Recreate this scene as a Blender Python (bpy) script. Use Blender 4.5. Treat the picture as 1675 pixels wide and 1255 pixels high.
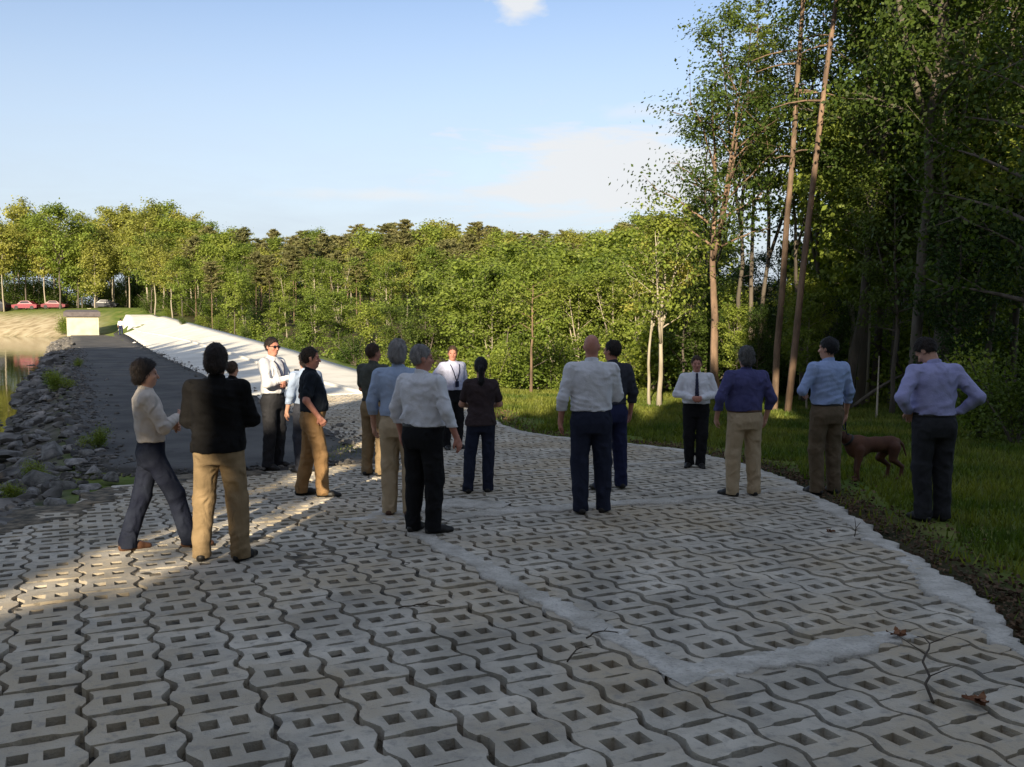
import bpy, math, random
import numpy as np
from mathutils import Vector, Matrix

for o in list(bpy.data.objects):
    bpy.data.objects.remove(o)
SC = bpy.context.scene
COL = SC.collection
R = math.radians

# ------------------------------------------------------------------ camera
CAMZ, PITCH, FPX = 1.75, R(4.24), 1450.0
cam_d = bpy.data.cameras.new('camera')
cam = bpy.data.objects.new('camera', cam_d)
COL.objects.link(cam)
cam_d.sensor_width = 36.0
cam_d.lens = FPX / 1675.0 * 36.0
cam_d.clip_start, cam_d.clip_end = 0.05, 3000
cam.location = (0, 0, CAMZ)
cam.rotation_euler = (R(90) - PITCH, 0, 0)
SC.camera = cam

# ------------------------------------------------------------------ light
SUN_EL = 20.0
SUN_AZ = 190.0                      # clockwise from +Y: behind the camera, a little to the left
sdir = Vector((math.sin(R(SUN_AZ)) * math.cos(R(SUN_EL)), math.cos(R(SUN_AZ)) * math.cos(R(SUN_EL)), math.sin(R(SUN_EL))))
sun_d = bpy.data.lights.new('sun', 'SUN')
sun_d.energy = 5.0
sun_d.angle = R(0.5)
sun_d.color = (1.0, 0.86, 0.64)
sun = bpy.data.objects.new('sun', sun_d)
COL.objects.link(sun)
sun.location = (0, 0, 60)
sun.rotation_euler = sdir.to_track_quat('Z', 'Y').to_euler()

SC.view_settings.view_transform = 'Standard'
SC.view_settings.look = 'None'
SC.view_settings.exposure = 1.0
SC.view_settings.gamma = 1.0

W = bpy.data.worlds.new('World')
SC.world = W
W.use_nodes = True


def build_world():
    nt = W.node_tree
    N, L = nt.nodes, nt.links
    bg = N['Background']
    sky = N.new('ShaderNodeTexSky')
    sky.sky_type = 'NISHITA'
    sky.sun_disc = False
    sky.sun_elevation = R(SUN_EL)
    sky.sun_rotation = R(SUN_AZ)
    sky.air_density = 1.0
    sky.dust_density = 0.6
    sky.ozone_density = 1.5
    tc = N.new('ShaderNodeTexCoord')

    def math_(op, a, b=None, c=None):
        m = N.new('ShaderNodeMath')
        m.operation = op
        for i, q in enumerate((a, b, c)):
            if q is None:
                continue
            if isinstance(q, (int, float)):
                m.inputs[i].default_value = q
            else:
                L.new(q, m.inputs[i])
        return m.outputs[0]

    sep = N.new('ShaderNodeSeparateXYZ')
    L.new(tc.outputs['Generated'], sep.inputs[0])
    X, Y, Z = sep.outputs
    az = math_('ARCTAN2', X, Y)                       # 0 straight ahead, + to the right
    el = math_('ARCSINE', Z)
    comb = N.new('ShaderNodeCombineXYZ')
    L.new(math_('MULTIPLY', az, 5.0), comb.inputs[0])
    L.new(math_('MULTIPLY', el, 26.0), comb.inputs[1])
    nz = N.new('ShaderNodeTexNoise')
    nz.inputs['Scale'].default_value = 1.3
    nz.inputs['Detail'].default_value = 8
    nz.inputs['Roughness'].default_value = 0.62
    nz.inputs['Distortion'].default_value = 0.4
    L.new(comb.outputs[0], nz.inputs['Vector'])
    comb2 = N.new('ShaderNodeCombineXYZ')
    L.new(math_('MULTIPLY', az, 30.0), comb2.inputs[0])
    L.new(math_('MULTIPLY', el, 60.0), comb2.inputs[1])
    nz2 = N.new('ShaderNodeTexNoise')
    nz2.inputs['Scale'].default_value = 1.0
    nz2.inputs['Detail'].default_value = 6
    L.new(comb2.outputs[0], nz2.inputs['Vector'])

    def blob(a0, e0, wa, we, soft, n, amp):
        da = math_('DIVIDE', math_('SUBTRACT', az, a0), wa)
        de = math_('DIVIDE', math_('SUBTRACT', el, e0), we)
        r = math_('SQRT', math_('ADD', math_('MULTIPLY', da, da), math_('MULTIPLY', de, de)))
        q = math_('ADD', math_('SUBTRACT', 1.0, r), math_('MULTIPLY', math_('SUBTRACT', n, 0.5), amp))
        m = math_('DIVIDE', q, soft)
        m.node.use_clamp = True
        return m
    c1 = blob(0.12, 0.155, 0.20, 0.058, 0.40, nz.outputs[0], 2.4)     # white bank beside the tall trees
    c2 = blob(0.004, 0.330, 0.036, 0.020, 0.6, nz2.outputs[0], 1.6)     # puff at the upper edge
    c3 = blob(0.15, 0.222, 0.07, 0.011, 0.8, nz2.outputs[0], 1.2)
    c4 = blob(-0.14, 0.134, 0.15, 0.009, 0.9, nz2.outputs[0], 1.3)
    low = N.new('ShaderNodeMapRange')                                 # thin veil of high haze near the horizon
    L.new(el, low.inputs[0])
    low.inputs[1].default_value, low.inputs[2].default_value = 0.33, 0.03
    low.inputs[3].default_value, low.inputs[4].default_value = 0.0, 1.0
    veil = math_('MULTIPLY', low.outputs[0], math_('ADD', 0.75, math_('MULTIPLY', nz.outputs[0], 0.5)))
    tot = math_('MAXIMUM', math_('MULTIPLY', c1, 0.9), math_('MULTIPLY', c2, 0.9))
    tot = math_('MAXIMUM', tot, math_('MULTIPLY', c3, 0.45))
    tot = math_('MAXIMUM', tot, math_('MULTIPLY', c4, 0.6))
    cl = tot
    cl.node.use_clamp = True
    tot = veil
    tot.node.use_clamp = True
    mix = N.new('ShaderNodeMix')
    mix.data_type = 'RGBA'
    L.new(tot, mix.inputs['Factor'])
    gain = N.new('ShaderNodeMix')
    gain.data_type = 'RGBA'
    gain.blend_type = 'MULTIPLY'
    gain.inputs['Factor'].default_value = 1.0
    L.new(sky.outputs[0], gain.inputs['A'])
    gain.inputs['B'].default_value = (0.90, 0.80, 0.79, 1)
    L.new(gain.outputs['Result'], mix.inputs['A'])
    mix.inputs['B'].default_value = (2.68, 3.05, 3.5, 1)
    mixc = N.new('ShaderNodeMix')
    mixc.data_type = 'RGBA'
    L.new(cl, mixc.inputs['Factor'])
    L.new(mix.outputs['Result'], mixc.inputs['A'])
    mixc.inputs['B'].default_value = (3.75, 3.8, 3.85, 1)
    L.new(mixc.outputs['Result'], bg.inputs['Color'])
    # pale glow added to the unseen upper sky to brighten the shaded paving
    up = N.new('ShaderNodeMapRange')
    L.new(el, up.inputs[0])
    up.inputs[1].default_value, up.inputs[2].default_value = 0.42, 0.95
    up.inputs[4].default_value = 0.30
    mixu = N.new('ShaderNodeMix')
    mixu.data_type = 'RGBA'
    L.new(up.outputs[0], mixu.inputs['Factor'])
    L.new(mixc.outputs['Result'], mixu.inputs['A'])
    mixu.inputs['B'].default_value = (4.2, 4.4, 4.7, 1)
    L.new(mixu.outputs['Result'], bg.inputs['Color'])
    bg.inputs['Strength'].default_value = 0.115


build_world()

# ------------------------------------------------------------------ helpers
def ss(x, a, b):
    t = np.clip((np.asarray(x, float) - a) / (b - a), 0, 1)
    return t * t * (3 - 2 * t)


def mesh_np(name, V, F):
    """V (n,3); F array (m,k) or list of such arrays."""
    if not isinstance(F, (list, tuple)):
        F = [F]
    me = bpy.data.meshes.new(name)
    V = np.asarray(V, np.float32)
    me.vertices.add(len(V))
    me.vertices.foreach_set('co', V.ravel())
    F = [np.asarray(f, np.int32) for f in F if len(f)]
    nl = sum(f.size for f in F)
    npoly = sum(len(f) for f in F)
    me.loops.add(nl)
    me.loops.foreach_set('vertex_index', np.concatenate([f.ravel() for f in F]))
    me.polygons.add(npoly)
    st, s = [], 0
    for f in F:
        st.append(s + np.arange(len(f)) * f.shape[1])
        s += f.size
    me.polygons.foreach_set('loop_start', np.concatenate(st).astype(np.int32))
    me.update(calc_edges=True)
    return me


def shade(me, smooth=True):
    me.polygons.foreach_set('use_smooth', np.full(len(me.polygons), smooth))
    me.update()


def obj(name, me, mat=None, parent=None, loc=None):
    o = bpy.data.objects.new(name, me)
    COL.objects.link(o)
    if mat is not None and not me.materials:
        me.materials.append(mat)
    if parent is not None:
        o.parent = parent
    if loc is not None:
        o.location = loc
    return o


def tag(o, label=None, cat=None, group=None, kind=None):
    if label:
        o['label'] = label
    if cat:
        o['category'] = cat
    if group:
        o['group'] = group
    if kind:
        o['kind'] = kind
    return o


def empty(name, loc, rz=0.0, sc=1.0):
    o = bpy.data.objects.new(name, None)
    o.empty_display_size = 0.2
    COL.objects.link(o)
    o.location = loc
    o.rotation_euler = (0, 0, rz)
    o.scale = (sc, sc, sc)
    return o


def dup(src, loc, rz=0.0, sc=(1, 1, 1), tilt=(0, 0)):
    r = src.copy()
    COL.objects.link(r)
    r.location = loc
    r.rotation_euler = (tilt[0], tilt[1], rz)
    r.scale = sc
    for ch in list(src.children):
        c = ch.copy()
        COL.objects.link(c)
        c.parent = r
    return r


class MB:
    def __init__(s):
        s.v, s.f, s.n = [], [], 0

    def add(s, V, F):
        V = np.asarray(V, float)
        s.v.append(V)
        for f in (F if isinstance(F, (list, tuple)) and len(F) and isinstance(F[0], np.ndarray) else [np.asarray(F)]):
            s.f.append(f + s.n)
        s.n += len(V)

    def box(s, lo, hi, M=None, bevel=0):
        x0, y0, z0 = lo
        x1, y1, z1 = hi
        V = np.array([(x0, y0, z0), (x1, y0, z0), (x1, y1, z0), (x0, y1, z0), (x0, y0, z1), (x1, y0, z1), (x1, y1, z1), (x0, y1, z1)], float)
        if M is not None:
            V = V @ np.array(M.to_3x3()).T + np.array(M.translation)
        F = np.array([(0, 3, 2, 1), (4, 5, 6, 7), (0, 1, 5, 4), (1, 2, 6, 5), (2, 3, 7, 6), (3, 0, 4, 7)])
        s.add(V, F)

    def tube(s, pts, rad, n=8, cap=True):
        pts = np.asarray(pts, float)
        m = len(pts)
        rad = np.broadcast_to(np.asarray(rad, float), (m,))
        tan = np.gradient(pts, axis=0)
        tan /= np.linalg.norm(tan, axis=1)[:, None] + 1e-9
        ref = np.array((0.31, 0.95, 0.05)) if abs(tan[0][2]) > 0.7 else np.array((0, 0, 1.0))
        a = np.cross(tan, ref)
        a /= np.linalg.norm(a, axis=1)[:, None] + 1e-9
        b = np.cross(tan, a)
        th = np.arange(n) * 2 * np.pi / n
        V = pts[:, None, :] + rad[:, None, None] * (np.cos(th)[None, :, None] * a[:, None, :] + np.sin(th)[None, :, None] * b[:, None, :])
        i = np.arange(m - 1)[:, None] * n
        j = np.arange(n)[None, :]
        j2 = (j + 1) % n
        F = np.stack([i + j, i + j2, i + n + j2, i + n + j], -1).reshape(-1, 4)
        V = V.reshape(-1, 3)
        if cap:
            nv = len(V)
            V = np.vstack([V, pts[:1], pts[-1:]])
            jj = np.arange(n)
            f2 = np.stack([(jj + 1) % n, jj, np.full(n, nv)], -1)
            base = (m - 1) * n
            f3 = np.stack([base + jj, base + (jj + 1) % n, np.full(n, nv + 1)], -1)
            s.add(V, [F, f2, f3])
        else:
            s.add(V, [F])

    def mesh(s, name, smooth=False):
        by = {}
        for f in s.f:
            if len(f):
                by.setdefault(f.shape[1], []).append(f)
        me = mesh_np(name, np.vstack(s.v), [np.vstack(q) for q in by.values()])
        shade(me, smooth)
        return me


# ---- materials
def mat(name, c1, c2=None, scale=4.0, rough=0.8, bump=0.0, bscale=40.0, island=0.0, spec=0.3, detail=5, geo=False, objrand=0.0, lo=0.35, hi=0.65, stretch=None, sheen=0):
    m = bpy.data.materials.new(name)
    m.use_nodes = True
    nt = m.node_tree
    N, L = nt.nodes, nt.links
    P = N['Principled BSDF']
    P.inputs['Roughness'].default_value = rough
    P.inputs['Specular IOR Level'].default_value = spec
    if sheen:
        P.inputs['Sheen Weight'].default_value = sheen
    if geo:
        co = N.new('ShaderNodeNewGeometry').outputs['Position']
    else:
        co = N.new('ShaderNodeTexCoord').outputs['Object']
    if stretch:
        mp = N.new('ShaderNodeMapping')
        mp.inputs['Scale'].default_value = stretch
        L.new(co, mp.inputs[0])
        co = mp.outputs[0]
    col = None
    if c2 is not None:
        nz = N.new('ShaderNodeTexNoise')
        nz.inputs['Scale'].default_value = scale
        nz.inputs['Detail'].default_value = detail
        L.new(co, nz.inputs['Vector'])
        rp = N.new('ShaderNodeValToRGB')
        rp.color_ramp.elements[0].position = lo
        rp.color_ramp.elements[1].position = hi
        rp.color_ramp.elements[0].color = (*c1, 1)
        rp.color_ramp.elements[1].color = (*c2, 1)
        L.new(nz.outputs[0], rp.inputs[0])
        col = rp.outputs[0]
    else:
        rgb = N.new('ShaderNodeRGB')
        rgb.outputs[0].default_value = (*c1, 1)
        col = rgb.outputs[0]
    if island or objrand:
        hs = N.new('ShaderNodeHueSaturation')
        L.new(col, hs.inputs['Color'])
        v = None
        if island:
            g = N.new('ShaderNodeNewGeometry')
            mr = N.new('ShaderNodeMapRange')
            L.new(g.outputs['Random Per Island'], mr.inputs[0])
            mr.inputs[3].default_value, mr.inputs[4].default_value = 1 - island, 1 + island
            v = mr.outputs[0]
        if objrand:
            oi = N.new('ShaderNodeObjectInfo')
            mr2 = N.new('ShaderNodeMapRange')
            L.new(oi.outputs['Random'], mr2.inputs[0])
            mr2.inputs[3].default_value, mr2.inputs[4].default_value = 1 - objrand, 1 + objrand
            if v is not None:
                mm = N.new('ShaderNodeMath')
                mm.operation = 'MULTIPLY'
                L.new(v, mm.inputs[0])
                L.new(mr2.outputs[0], mm.inputs[1])
                v = mm.outputs[0]
            else:
                v = mr2.outputs[0]
            mr3 = N.new('ShaderNodeMapRange')
            L.new(oi.outputs['Random'], mr3.inputs[0])
            mr3.inputs[3].default_value, mr3.inputs[4].default_value = 0.5 + objrand * 0.07, 0.5 - objrand * 0.05
            L.new(mr3.outputs[0], hs.inputs['Hue'])
        L.new(v, hs.inputs['Value'])
        col = hs.outputs[0]
    L.new(col, P.inputs['Base Color'])
    if bump:
        nb = N.new('ShaderNodeTexNoise')
        nb.inputs['Scale'].default_value = bscale
        nb.inputs['Detail'].default_value = 4
        L.new(co, nb.inputs['Vector'])
        bp = N.new('ShaderNodeBump')
        bp.inputs['Strength'].default_value = bump
        bp.inputs['Distance'].default_value = 0.02
        L.new(nb.outputs[0], bp.inputs['Height'])
        L.new(bp.outputs[0], P.inputs['Normal'])
    m['col'] = 1
    return m


def leafmat(name, c1, c2, objrand=0.18, trans=0.4, island=0.35):
    m = mat(name, c1, c2, scale=0.7, rough=0.55, island=island, objrand=objrand, spec=0.25)
    nt = m.node_tree
    N, L = nt.nodes, nt.links
    P = N['Principled BSDF']
    out = N['Material Output']
    src = P.inputs['Base Color'].links[0].from_socket
    tr = N.new('ShaderNodeBsdfTranslucent')
    hs = N.new('ShaderNodeHueSaturation')
    hs.inputs['Saturation'].default_value = 1.15
    hs.inputs['Value'].default_value = 1.25
    L.new(src, hs.inputs['Color'])
    L.new(hs.outputs[0], tr.inputs['Color'])
    mx = N.new('ShaderNodeMixShader')
    mx.inputs[0].default_value = trans
    L.new(P.outputs[0], mx.inputs[1])
    L.new(tr.outputs[0], mx.inputs[2])
    L.new(mx.outputs[0], out.inputs['Surface'])
    return m


# ------------------------------------------------------------------ terrain functions
CT, ST = math.cos(R(26.4)), math.sin(R(26.4))


def uv(x, y):
    return -ST * x + CT * y, CT * x + ST * y


def xy(u, v):
    return -ST * u + CT * v, CT * u + ST * v


def surf(u, v):
    x, y = xy(np.asarray(u, float), np.asarray(v, float))
    P = -0.032 * np.clip(y, -25, 30)
    rise = 2.35 * np.clip((np.asarray(u, float) - 26.0) / 88.0, 0, 1) ** 1.02 * ss(u, 22, 46)
    S = -0.37 + np.maximum(rise * np.clip((v - 4.4) / 5.6, 0, 1), 2.5 * ss(u, 103, 121) * np.clip((v - 5.0) / 1.2, 0, 1))
    t = ss(u, 13, 20)
    return P * (1 - t) + S * t


def terrain(x, y):
    x = np.asarray(x, float)
    y = np.asarray(y, float)
    u, v = uv(x, y)
    Pl = -0.032 * np.clip(y, -25, 30)
    depth = 3.0 * ss(u, 27, 45) * ss(v, 10, 16) * (1 - ss(y, 60, 105))
    down = Pl - depth + ss(y, 60, 110) * 1.7 + ss(y, 110, 230) * 9.0
    v0 = np.interp(u, [-20, 0, 6, 9.8, 12.5], [-25, -12, -4, -0.8, -0.25])
    up = np.maximum(surf(u, v0) - 0.07 - 0.34 * np.maximum(v0 - v, 0), -3.0)
    e = np.interp(u, [q[0] for q in RIGHT_EDGE], [q[1] for q in RIGHT_EDGE])
    s10 = surf(u, np.minimum(v, 10.0)) - 0.07 + np.where(u < 23.5, 0.062 * ss(v - e, 0.03, 0.22), 0)
    k = ss(v, 10, 15)
    z = np.where(v < v0, up, s10 * (1 - k) + down * k)
    b = 0.591 * (x + 57) + 0.806 * (y - 114)
    zb = np.interp(b, [-3, 0, 6, 12, 20, 40, 80, 200, 400], [-2, -0.87, 1.2, 3.0, 3.4, 3.7, 4.6, 9, 12])
    Wt = ss(b, -3, 1) * (1 - ss(v, 6, 30))
    z = np.where(Wt > 0, z * (1 - Wt) + np.maximum(z, zb) * Wt, z)
    r = np.hypot(x, y)
    # small natural unevenness off the paving
    bump = 0.04 * np.sin(x * 1.3 + 0.7 * y) * np.sin(y * 1.1 - 0.4 * x) + 0.025 * np.sin(x * 3.1 + 1.0) * np.sin(y * 2.7)
    off = np.where((v > 10.5) | (v < v0 - 0.3), 1.0, 0.0)
    z = z + bump * off * np.clip(r / 25, 0, 1)
    return z


def ray(px, py):
    d = np.array(((px - 837.5) / FPX, (627.5 - py) / FPX, 1.0))
    c, s = math.cos(PITCH), math.sin(PITCH)
    return np.array((d[0], d[2] * c + d[1] * s, d[1] * c - d[2] * s))


def ground(x, y):
    u, v = uv(x, y)
    if in_poly(u, v, PAVE) or (0 < v < 4.4 and u > 12.5):
        return float(surf(u, v))
    return float(terrain(x, y))


def G(px, py):
    """ground point seen at a pixel of the 1675 x 1255 photograph"""
    d = ray(px, py)
    t, dt = 1.0, 0.02
    while t < 400:
        p = np.array((0, 0, CAMZ)) + d * t
        if p[2] < ground(p[0], p[1]):
            return Vector((p[0], p[1], ground(p[0], p[1])))
        t += 0.02 if t < 40 else 0.25
    return Vector(p)


def at(px, d):
    """ground point at depth d under the column px"""
    x = (px - 837.5) / FPX * d
    return Vector((x, d, ground(x, d)))


def project(p):
    c, s = math.cos(PITCH), math.sin(PITCH)
    x, y, z = p[0], p[1], p[2] - CAMZ
    f = y * c - z * s
    uu = y * s + z * c
    return 837.5 + FPX * x / f, 627.5 - FPX * uu / f


def in_poly(u, v, poly):
    c = False
    n = len(poly)
    for i in range(n):
        u1, v1 = poly[i]
        u2, v2 = poly[i - 1]
        if (v1 > v) != (v2 > v) and u < (u2 - u1) * (v - v1) / (v2 - v1) + u1:
            c = not c
    return c


RIGHT_EDGE = [(-4.0, 1.2), (-1.0, 3.0), (1.5, 4.1), (3.3, 5.0), (4.35, 5.74), (6.5, 7.1), (8.6, 8.25), (10.4, 8.9), (12.2, 9.15), (13.5, 8.8), (15.6, 7.8), (18, 8.2), (20, 8.6), (24, 9.2)]
PAVE = RIGHT_EDGE + [(24, 4.4), (18, 4.4), (13.7, 4.3), (12.7, 2.8), (12.7, 1.8), (11.9, 0.55), (10.7, 0.0), (9.8, -0.6), (7, -2.6), (3, -6), (-3, -8), (-5, -4)]

# ------------------------------------------------------------------ setting: terrain, water
rng = np.random.default_rng(7)


def build_terrain():
    rr = [0.0]
    r = 0.5
    while r < 1500:
        rr.append(r)
        r = r * 1.032 + 0.02
    rr = np.array(rr[1:])
    na = 420
    th = np.arange(na) * 2 * np.pi / na
    X = rr[:, None] * np.sin(th)[None]
    Y = rr[:, None] * np.cos(th)[None]
    Z = terrain(X, Y)
    V = np.stack([X, Y, Z], -1).reshape(-1, 3)
    V = np.vstack([V, [(0, 0, float(terrain(0, 0)))]])
    nr = len(rr)
    i = np.arange(nr - 1)[:, None] * na
    j = np.arange(na)[None]
    j2 = (j + 1) % na
    F = np.stack([i + j, i + na + j, i + na + j2, i + j2], -1).reshape(-1, 4)
    jj = np.arange(na)
    F3 = np.stack([jj, (jj + 1) % na, np.full(na, nr * na)], -1)
    me = mesh_np('ground', V, [F, F3])
    shade(me)
    x, y = V[:, 0], V[:, 1]
    u, v = uv(x, y)
    b = 0.591 * (x + 57) + 0.806 * (y - 114)
    bank = ss(b, -2, 0) * (1 - ss(b, 8, 11)) * (1 - ss(v, 0, 6))
    ripr = ss(-v, -0.1, 0.4) * ss(u, 9.5, 12) * (1 - ss(b, -3, 0))
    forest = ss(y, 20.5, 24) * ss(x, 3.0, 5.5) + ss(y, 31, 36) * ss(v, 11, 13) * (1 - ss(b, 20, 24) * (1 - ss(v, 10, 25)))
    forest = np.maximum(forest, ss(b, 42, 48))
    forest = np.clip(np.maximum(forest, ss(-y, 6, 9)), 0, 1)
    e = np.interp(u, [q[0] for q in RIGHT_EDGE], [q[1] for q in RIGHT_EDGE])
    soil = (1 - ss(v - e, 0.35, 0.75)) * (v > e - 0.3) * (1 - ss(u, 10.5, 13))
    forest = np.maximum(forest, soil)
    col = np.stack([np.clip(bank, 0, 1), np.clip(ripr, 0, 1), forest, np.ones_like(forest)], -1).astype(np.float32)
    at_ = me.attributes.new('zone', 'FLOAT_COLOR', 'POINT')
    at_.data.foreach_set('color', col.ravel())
    m = bpy.data.materials.new('ground')
    m.use_nodes = True
    nt = m.node_tree
    N, L = nt.nodes, nt.links
    P = N['Principled BSDF']
    P.inputs['Roughness'].default_value = 0.95
    P.inputs['Specular IOR Level'].default_value = 0.1
    geo = N.new('ShaderNodeNewGeometry')

    def noise(sc, det=5):
        n = N.new('ShaderNodeTexNoise')
        n.inputs['Scale'].default_value = sc
        n.inputs['Detail'].default_value = det
        L.new(geo.outputs['Position'], n.inputs['Vector'])
        return n.outputs[0]

    def ramp(src, cols):
        r_ = N.new('ShaderNodeValToRGB')
        el = r_.color_ramp.elements
        while len(el) < len(cols):
            el.new(0.5)
        for e, (p, c) in zip(el, cols):
            e.position = p
            e.color = (*c, 1)
        L.new(src, r_.inputs[0])
        return r_.outputs[0]

    def mix(f, a, b_):
        x_ = N.new('ShaderNodeMix')
        x_.data_type = 'RGBA'
        L.new(f, x_.inputs['Factor'])
        L.new(a, x_.inputs['A'])
        L.new(b_, x_.inputs['B'])
        return x_.outputs['Result']
    grass = ramp(noise(0.9, 8), [(0.3, (0.06, 0.095, 0.016)), (0.52, (0.11, 0.15, 0.028)), (0.72, (0.19, 0.18, 0.06))])
    bankc = ramp(noise(0.8, 9), [(0.3, (0.2, 0.16, 0.09)), (0.5, (0.36, 0.29, 0.18)), (0.7, (0.46, 0.4, 0.27))])
    rip = ramp(noise(3.0, 8), [(0.3, (0.035, 0.04, 0.02)), (0.5, (0.09, 0.08, 0.06)), (0.7, (0.16, 0.14, 0.11))])
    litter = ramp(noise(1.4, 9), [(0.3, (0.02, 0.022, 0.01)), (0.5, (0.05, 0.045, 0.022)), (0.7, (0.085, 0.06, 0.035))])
    attr = N.new('ShaderNodeAttribute')
    attr.attribute_name = 'zone'
    sp = N.new('ShaderNodeSeparateColor')
    L.new(attr.outputs['Color'], sp.inputs[0])
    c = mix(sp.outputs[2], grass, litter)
    c = mix(sp.outputs[0], c, bankc)
    c = mix(sp.outputs[1], c, rip)
    L.new(c, P.inputs['Base Color'])
    bp = N.new('ShaderNodeBump')
    bp.inputs['Strength'].default_value = 0.7
    bp.inputs['Distance'].default_value = 0.05
    L.new(noise(9, 6), bp.inputs['Height'])
    L.new(bp.outputs[0], P.inputs['Normal'])
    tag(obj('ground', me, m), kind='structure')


build_terrain()


def build_water():
    us = np.linspace(4, 150, 60)
    vs = np.linspace(-140, -0.6, 60)
    U, V_ = np.meshgrid(us, vs, indexing='ij')
    X, Y = xy(U, V_)
    V = np.stack([X, Y, np.full_like(X, -0.85)], -1).reshape(-1, 3)
    n = len(vs)
    i = np.arange(len(us) - 1)[:, None] * n
    j = np.arange(n - 1)[None]
    F = np.stack([i + j, i + n + j, i + n + j + 1, i + j + 1], -1).reshape(-1, 4)
    me = mesh_np('water', V, F)
    m = bpy.data.materials.new('water')
    m.use_nodes = True
    nt = m.node_tree
    N, L = nt.nodes, nt.links
    P = N['Principled BSDF']
    P.inputs['Base Color'].default_value = (0.035, 0.038, 0.018, 1)
    P.inputs['Roughness'].default_value = 0.04
    P.inputs['IOR'].default_value = 1.33
    g = N.new('ShaderNodeNewGeometry')
    mp = N.new('ShaderNodeMapping')
    mp.inputs['Scale'].default_value = (1.0, 0.6, 1)
    L.new(g.outputs['Position'], mp.inputs[0])
    n1 = N.new('ShaderNodeTexNoise')
    n1.inputs['Scale'].default_value = 1.6
    n1.inputs['Detail'].default_value = 3
    L.new(mp.outputs[0], n1.inputs['Vector'])
    bp = N.new('ShaderNodeBump')
    bp.inputs['Strength'].default_value = 0.10
    bp.inputs['Distance'].default_value = 0.05
    L.new(n1.outputs[0], bp.inputs['Height'])
    L.new(bp.outputs[0], P.inputs['Normal'])
    tag(obj('water', me, m), kind='structure')


build_water()

# ------------------------------------------------------------------ setting: paving
M_BLOCK = mat('block_concrete', (0.36, 0.325, 0.265), (0.54, 0.49, 0.405), scale=2.2, rough=0.9, bump=0.35, bscale=90, island=0.13, geo=True, spec=0.2, detail=10)
M_BED = mat('bedding_gravel', (0.06, 0.057, 0.05), (0.24, 0.20, 0.145), scale=9, rough=1.0, bump=0.8, bscale=90, geo=True, spec=0.1, detail=8)
M_GROUT = mat('grout', (0.40, 0.37, 0.315), (0.60, 0.56, 0.49), scale=5, rough=0.95, bump=1.0, bscale=30, geo=True, spec=0.2, detail=10)
M_SLAB = mat('spillway_concrete', (0.58, 0.55, 0.48), (0.72, 0.69, 0.61), scale=0.8, rough=0.9, bump=0.15, bscale=30, geo=True, spec=0.2, detail=10)
M_ASPH = mat('asphalt', (0.055, 0.052, 0.05), (0.10, 0.095, 0.088), scale=0.9, rough=0.92, bump=0.5, bscale=60, geo=True, spec=0.25, detail=10)


def add_stains(m, tint, scale, lo, hi, amount):
    """patches of washed-in soil, a pattern of its own"""
    nt = m.node_tree
    N, L = nt.nodes, nt.links
    P = N['Principled BSDF']
    src = P.inputs['Base Color'].links[0].from_socket
    g = N.new('ShaderNodeNewGeometry')
    n = N.new('ShaderNodeTexNoise')
    n.inputs['Scale'].default_value = scale
    n.inputs['Detail'].default_value = 6
    n.inputs['Roughness'].default_value = 0.65
    L.new(g.outputs['Position'], n.inputs['Vector'])
    mr = N.new('ShaderNodeMapRange')
    L.new(n.outputs[0], mr.inputs[0])
    mr.inputs[1].default_value, mr.inputs[2].default_value = lo, hi
    mr.inputs[3].default_value, mr.inputs[4].default_value = 0, amount
    x = N.new('ShaderNodeMix')
    x.data_type = 'RGBA'
    L.new(mr.outputs[0], x.inputs['Factor'])
    L.new(src, x.inputs['A'])
    x.inputs['B'].default_value = (*tint, 1)
    L.new(x.outputs['Result'], P.inputs['Base Color'])


add_stains(M_BLOCK, (0.43, 0.35, 0.24), 0.6, 0.45, 0.60, 0.8)
add_stains(M_BLOCK, (0.2, 0.195, 0.18), 3.5, 0.55, 0.72, 0.5)
add_stains(M_BLOCK, (0.26, 0.245, 0.215), 16.0, 0.52, 0.68, 0.75)
add_stains(M_BLOCK, (0.20, 0.17, 0.12), 1.3, 0.58, 0.74, 0.6)
add_stains(M_GROUT, (0.30, 0.275, 0.235), 9.0, 0.55, 0.7, 0.6)
add_stains(M_GROUT, (0.30, 0.28, 0.25), 38.0, 0.52, 0.62, 0.55)
add_stains(M_SLAB, (0.45, 0.42, 0.36), 0.6, 0.55, 0.75, 0.5)
add_stains(M_ASPH, (0.035, 0.034, 0.033), 1.1, 0.52, 0.68, 0.7)
add_stains(M_GROUT, (0.24, 0.21, 0.16), 1.5, 0.5, 0.7, 0.5)
add_stains(M_ASPH, (0.16, 0.14, 0.11), 0.35, 0.52, 0.7, 0.5)

BW, BL, GAP = 0.39, 0.335, 0.018


def zig(u):
    """the interlocking side profile shared by both neighbours of a long joint"""
    return 0.026 * np.clip(np.sin(2 * np.pi * np.asarray(u) / BL) * 2.6, -1, 1)


def strip_hit(u, v):
    if 3.62 < u < 7.55 and 2.76 < v < 2.98:
        return True
    if 3.55 < u < 3.80 and 2.76 < v < 4.45:
        return True
    if 8.05 < u < 8.33 and 3.7 < v < 7.95:
        return True
    return False


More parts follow.
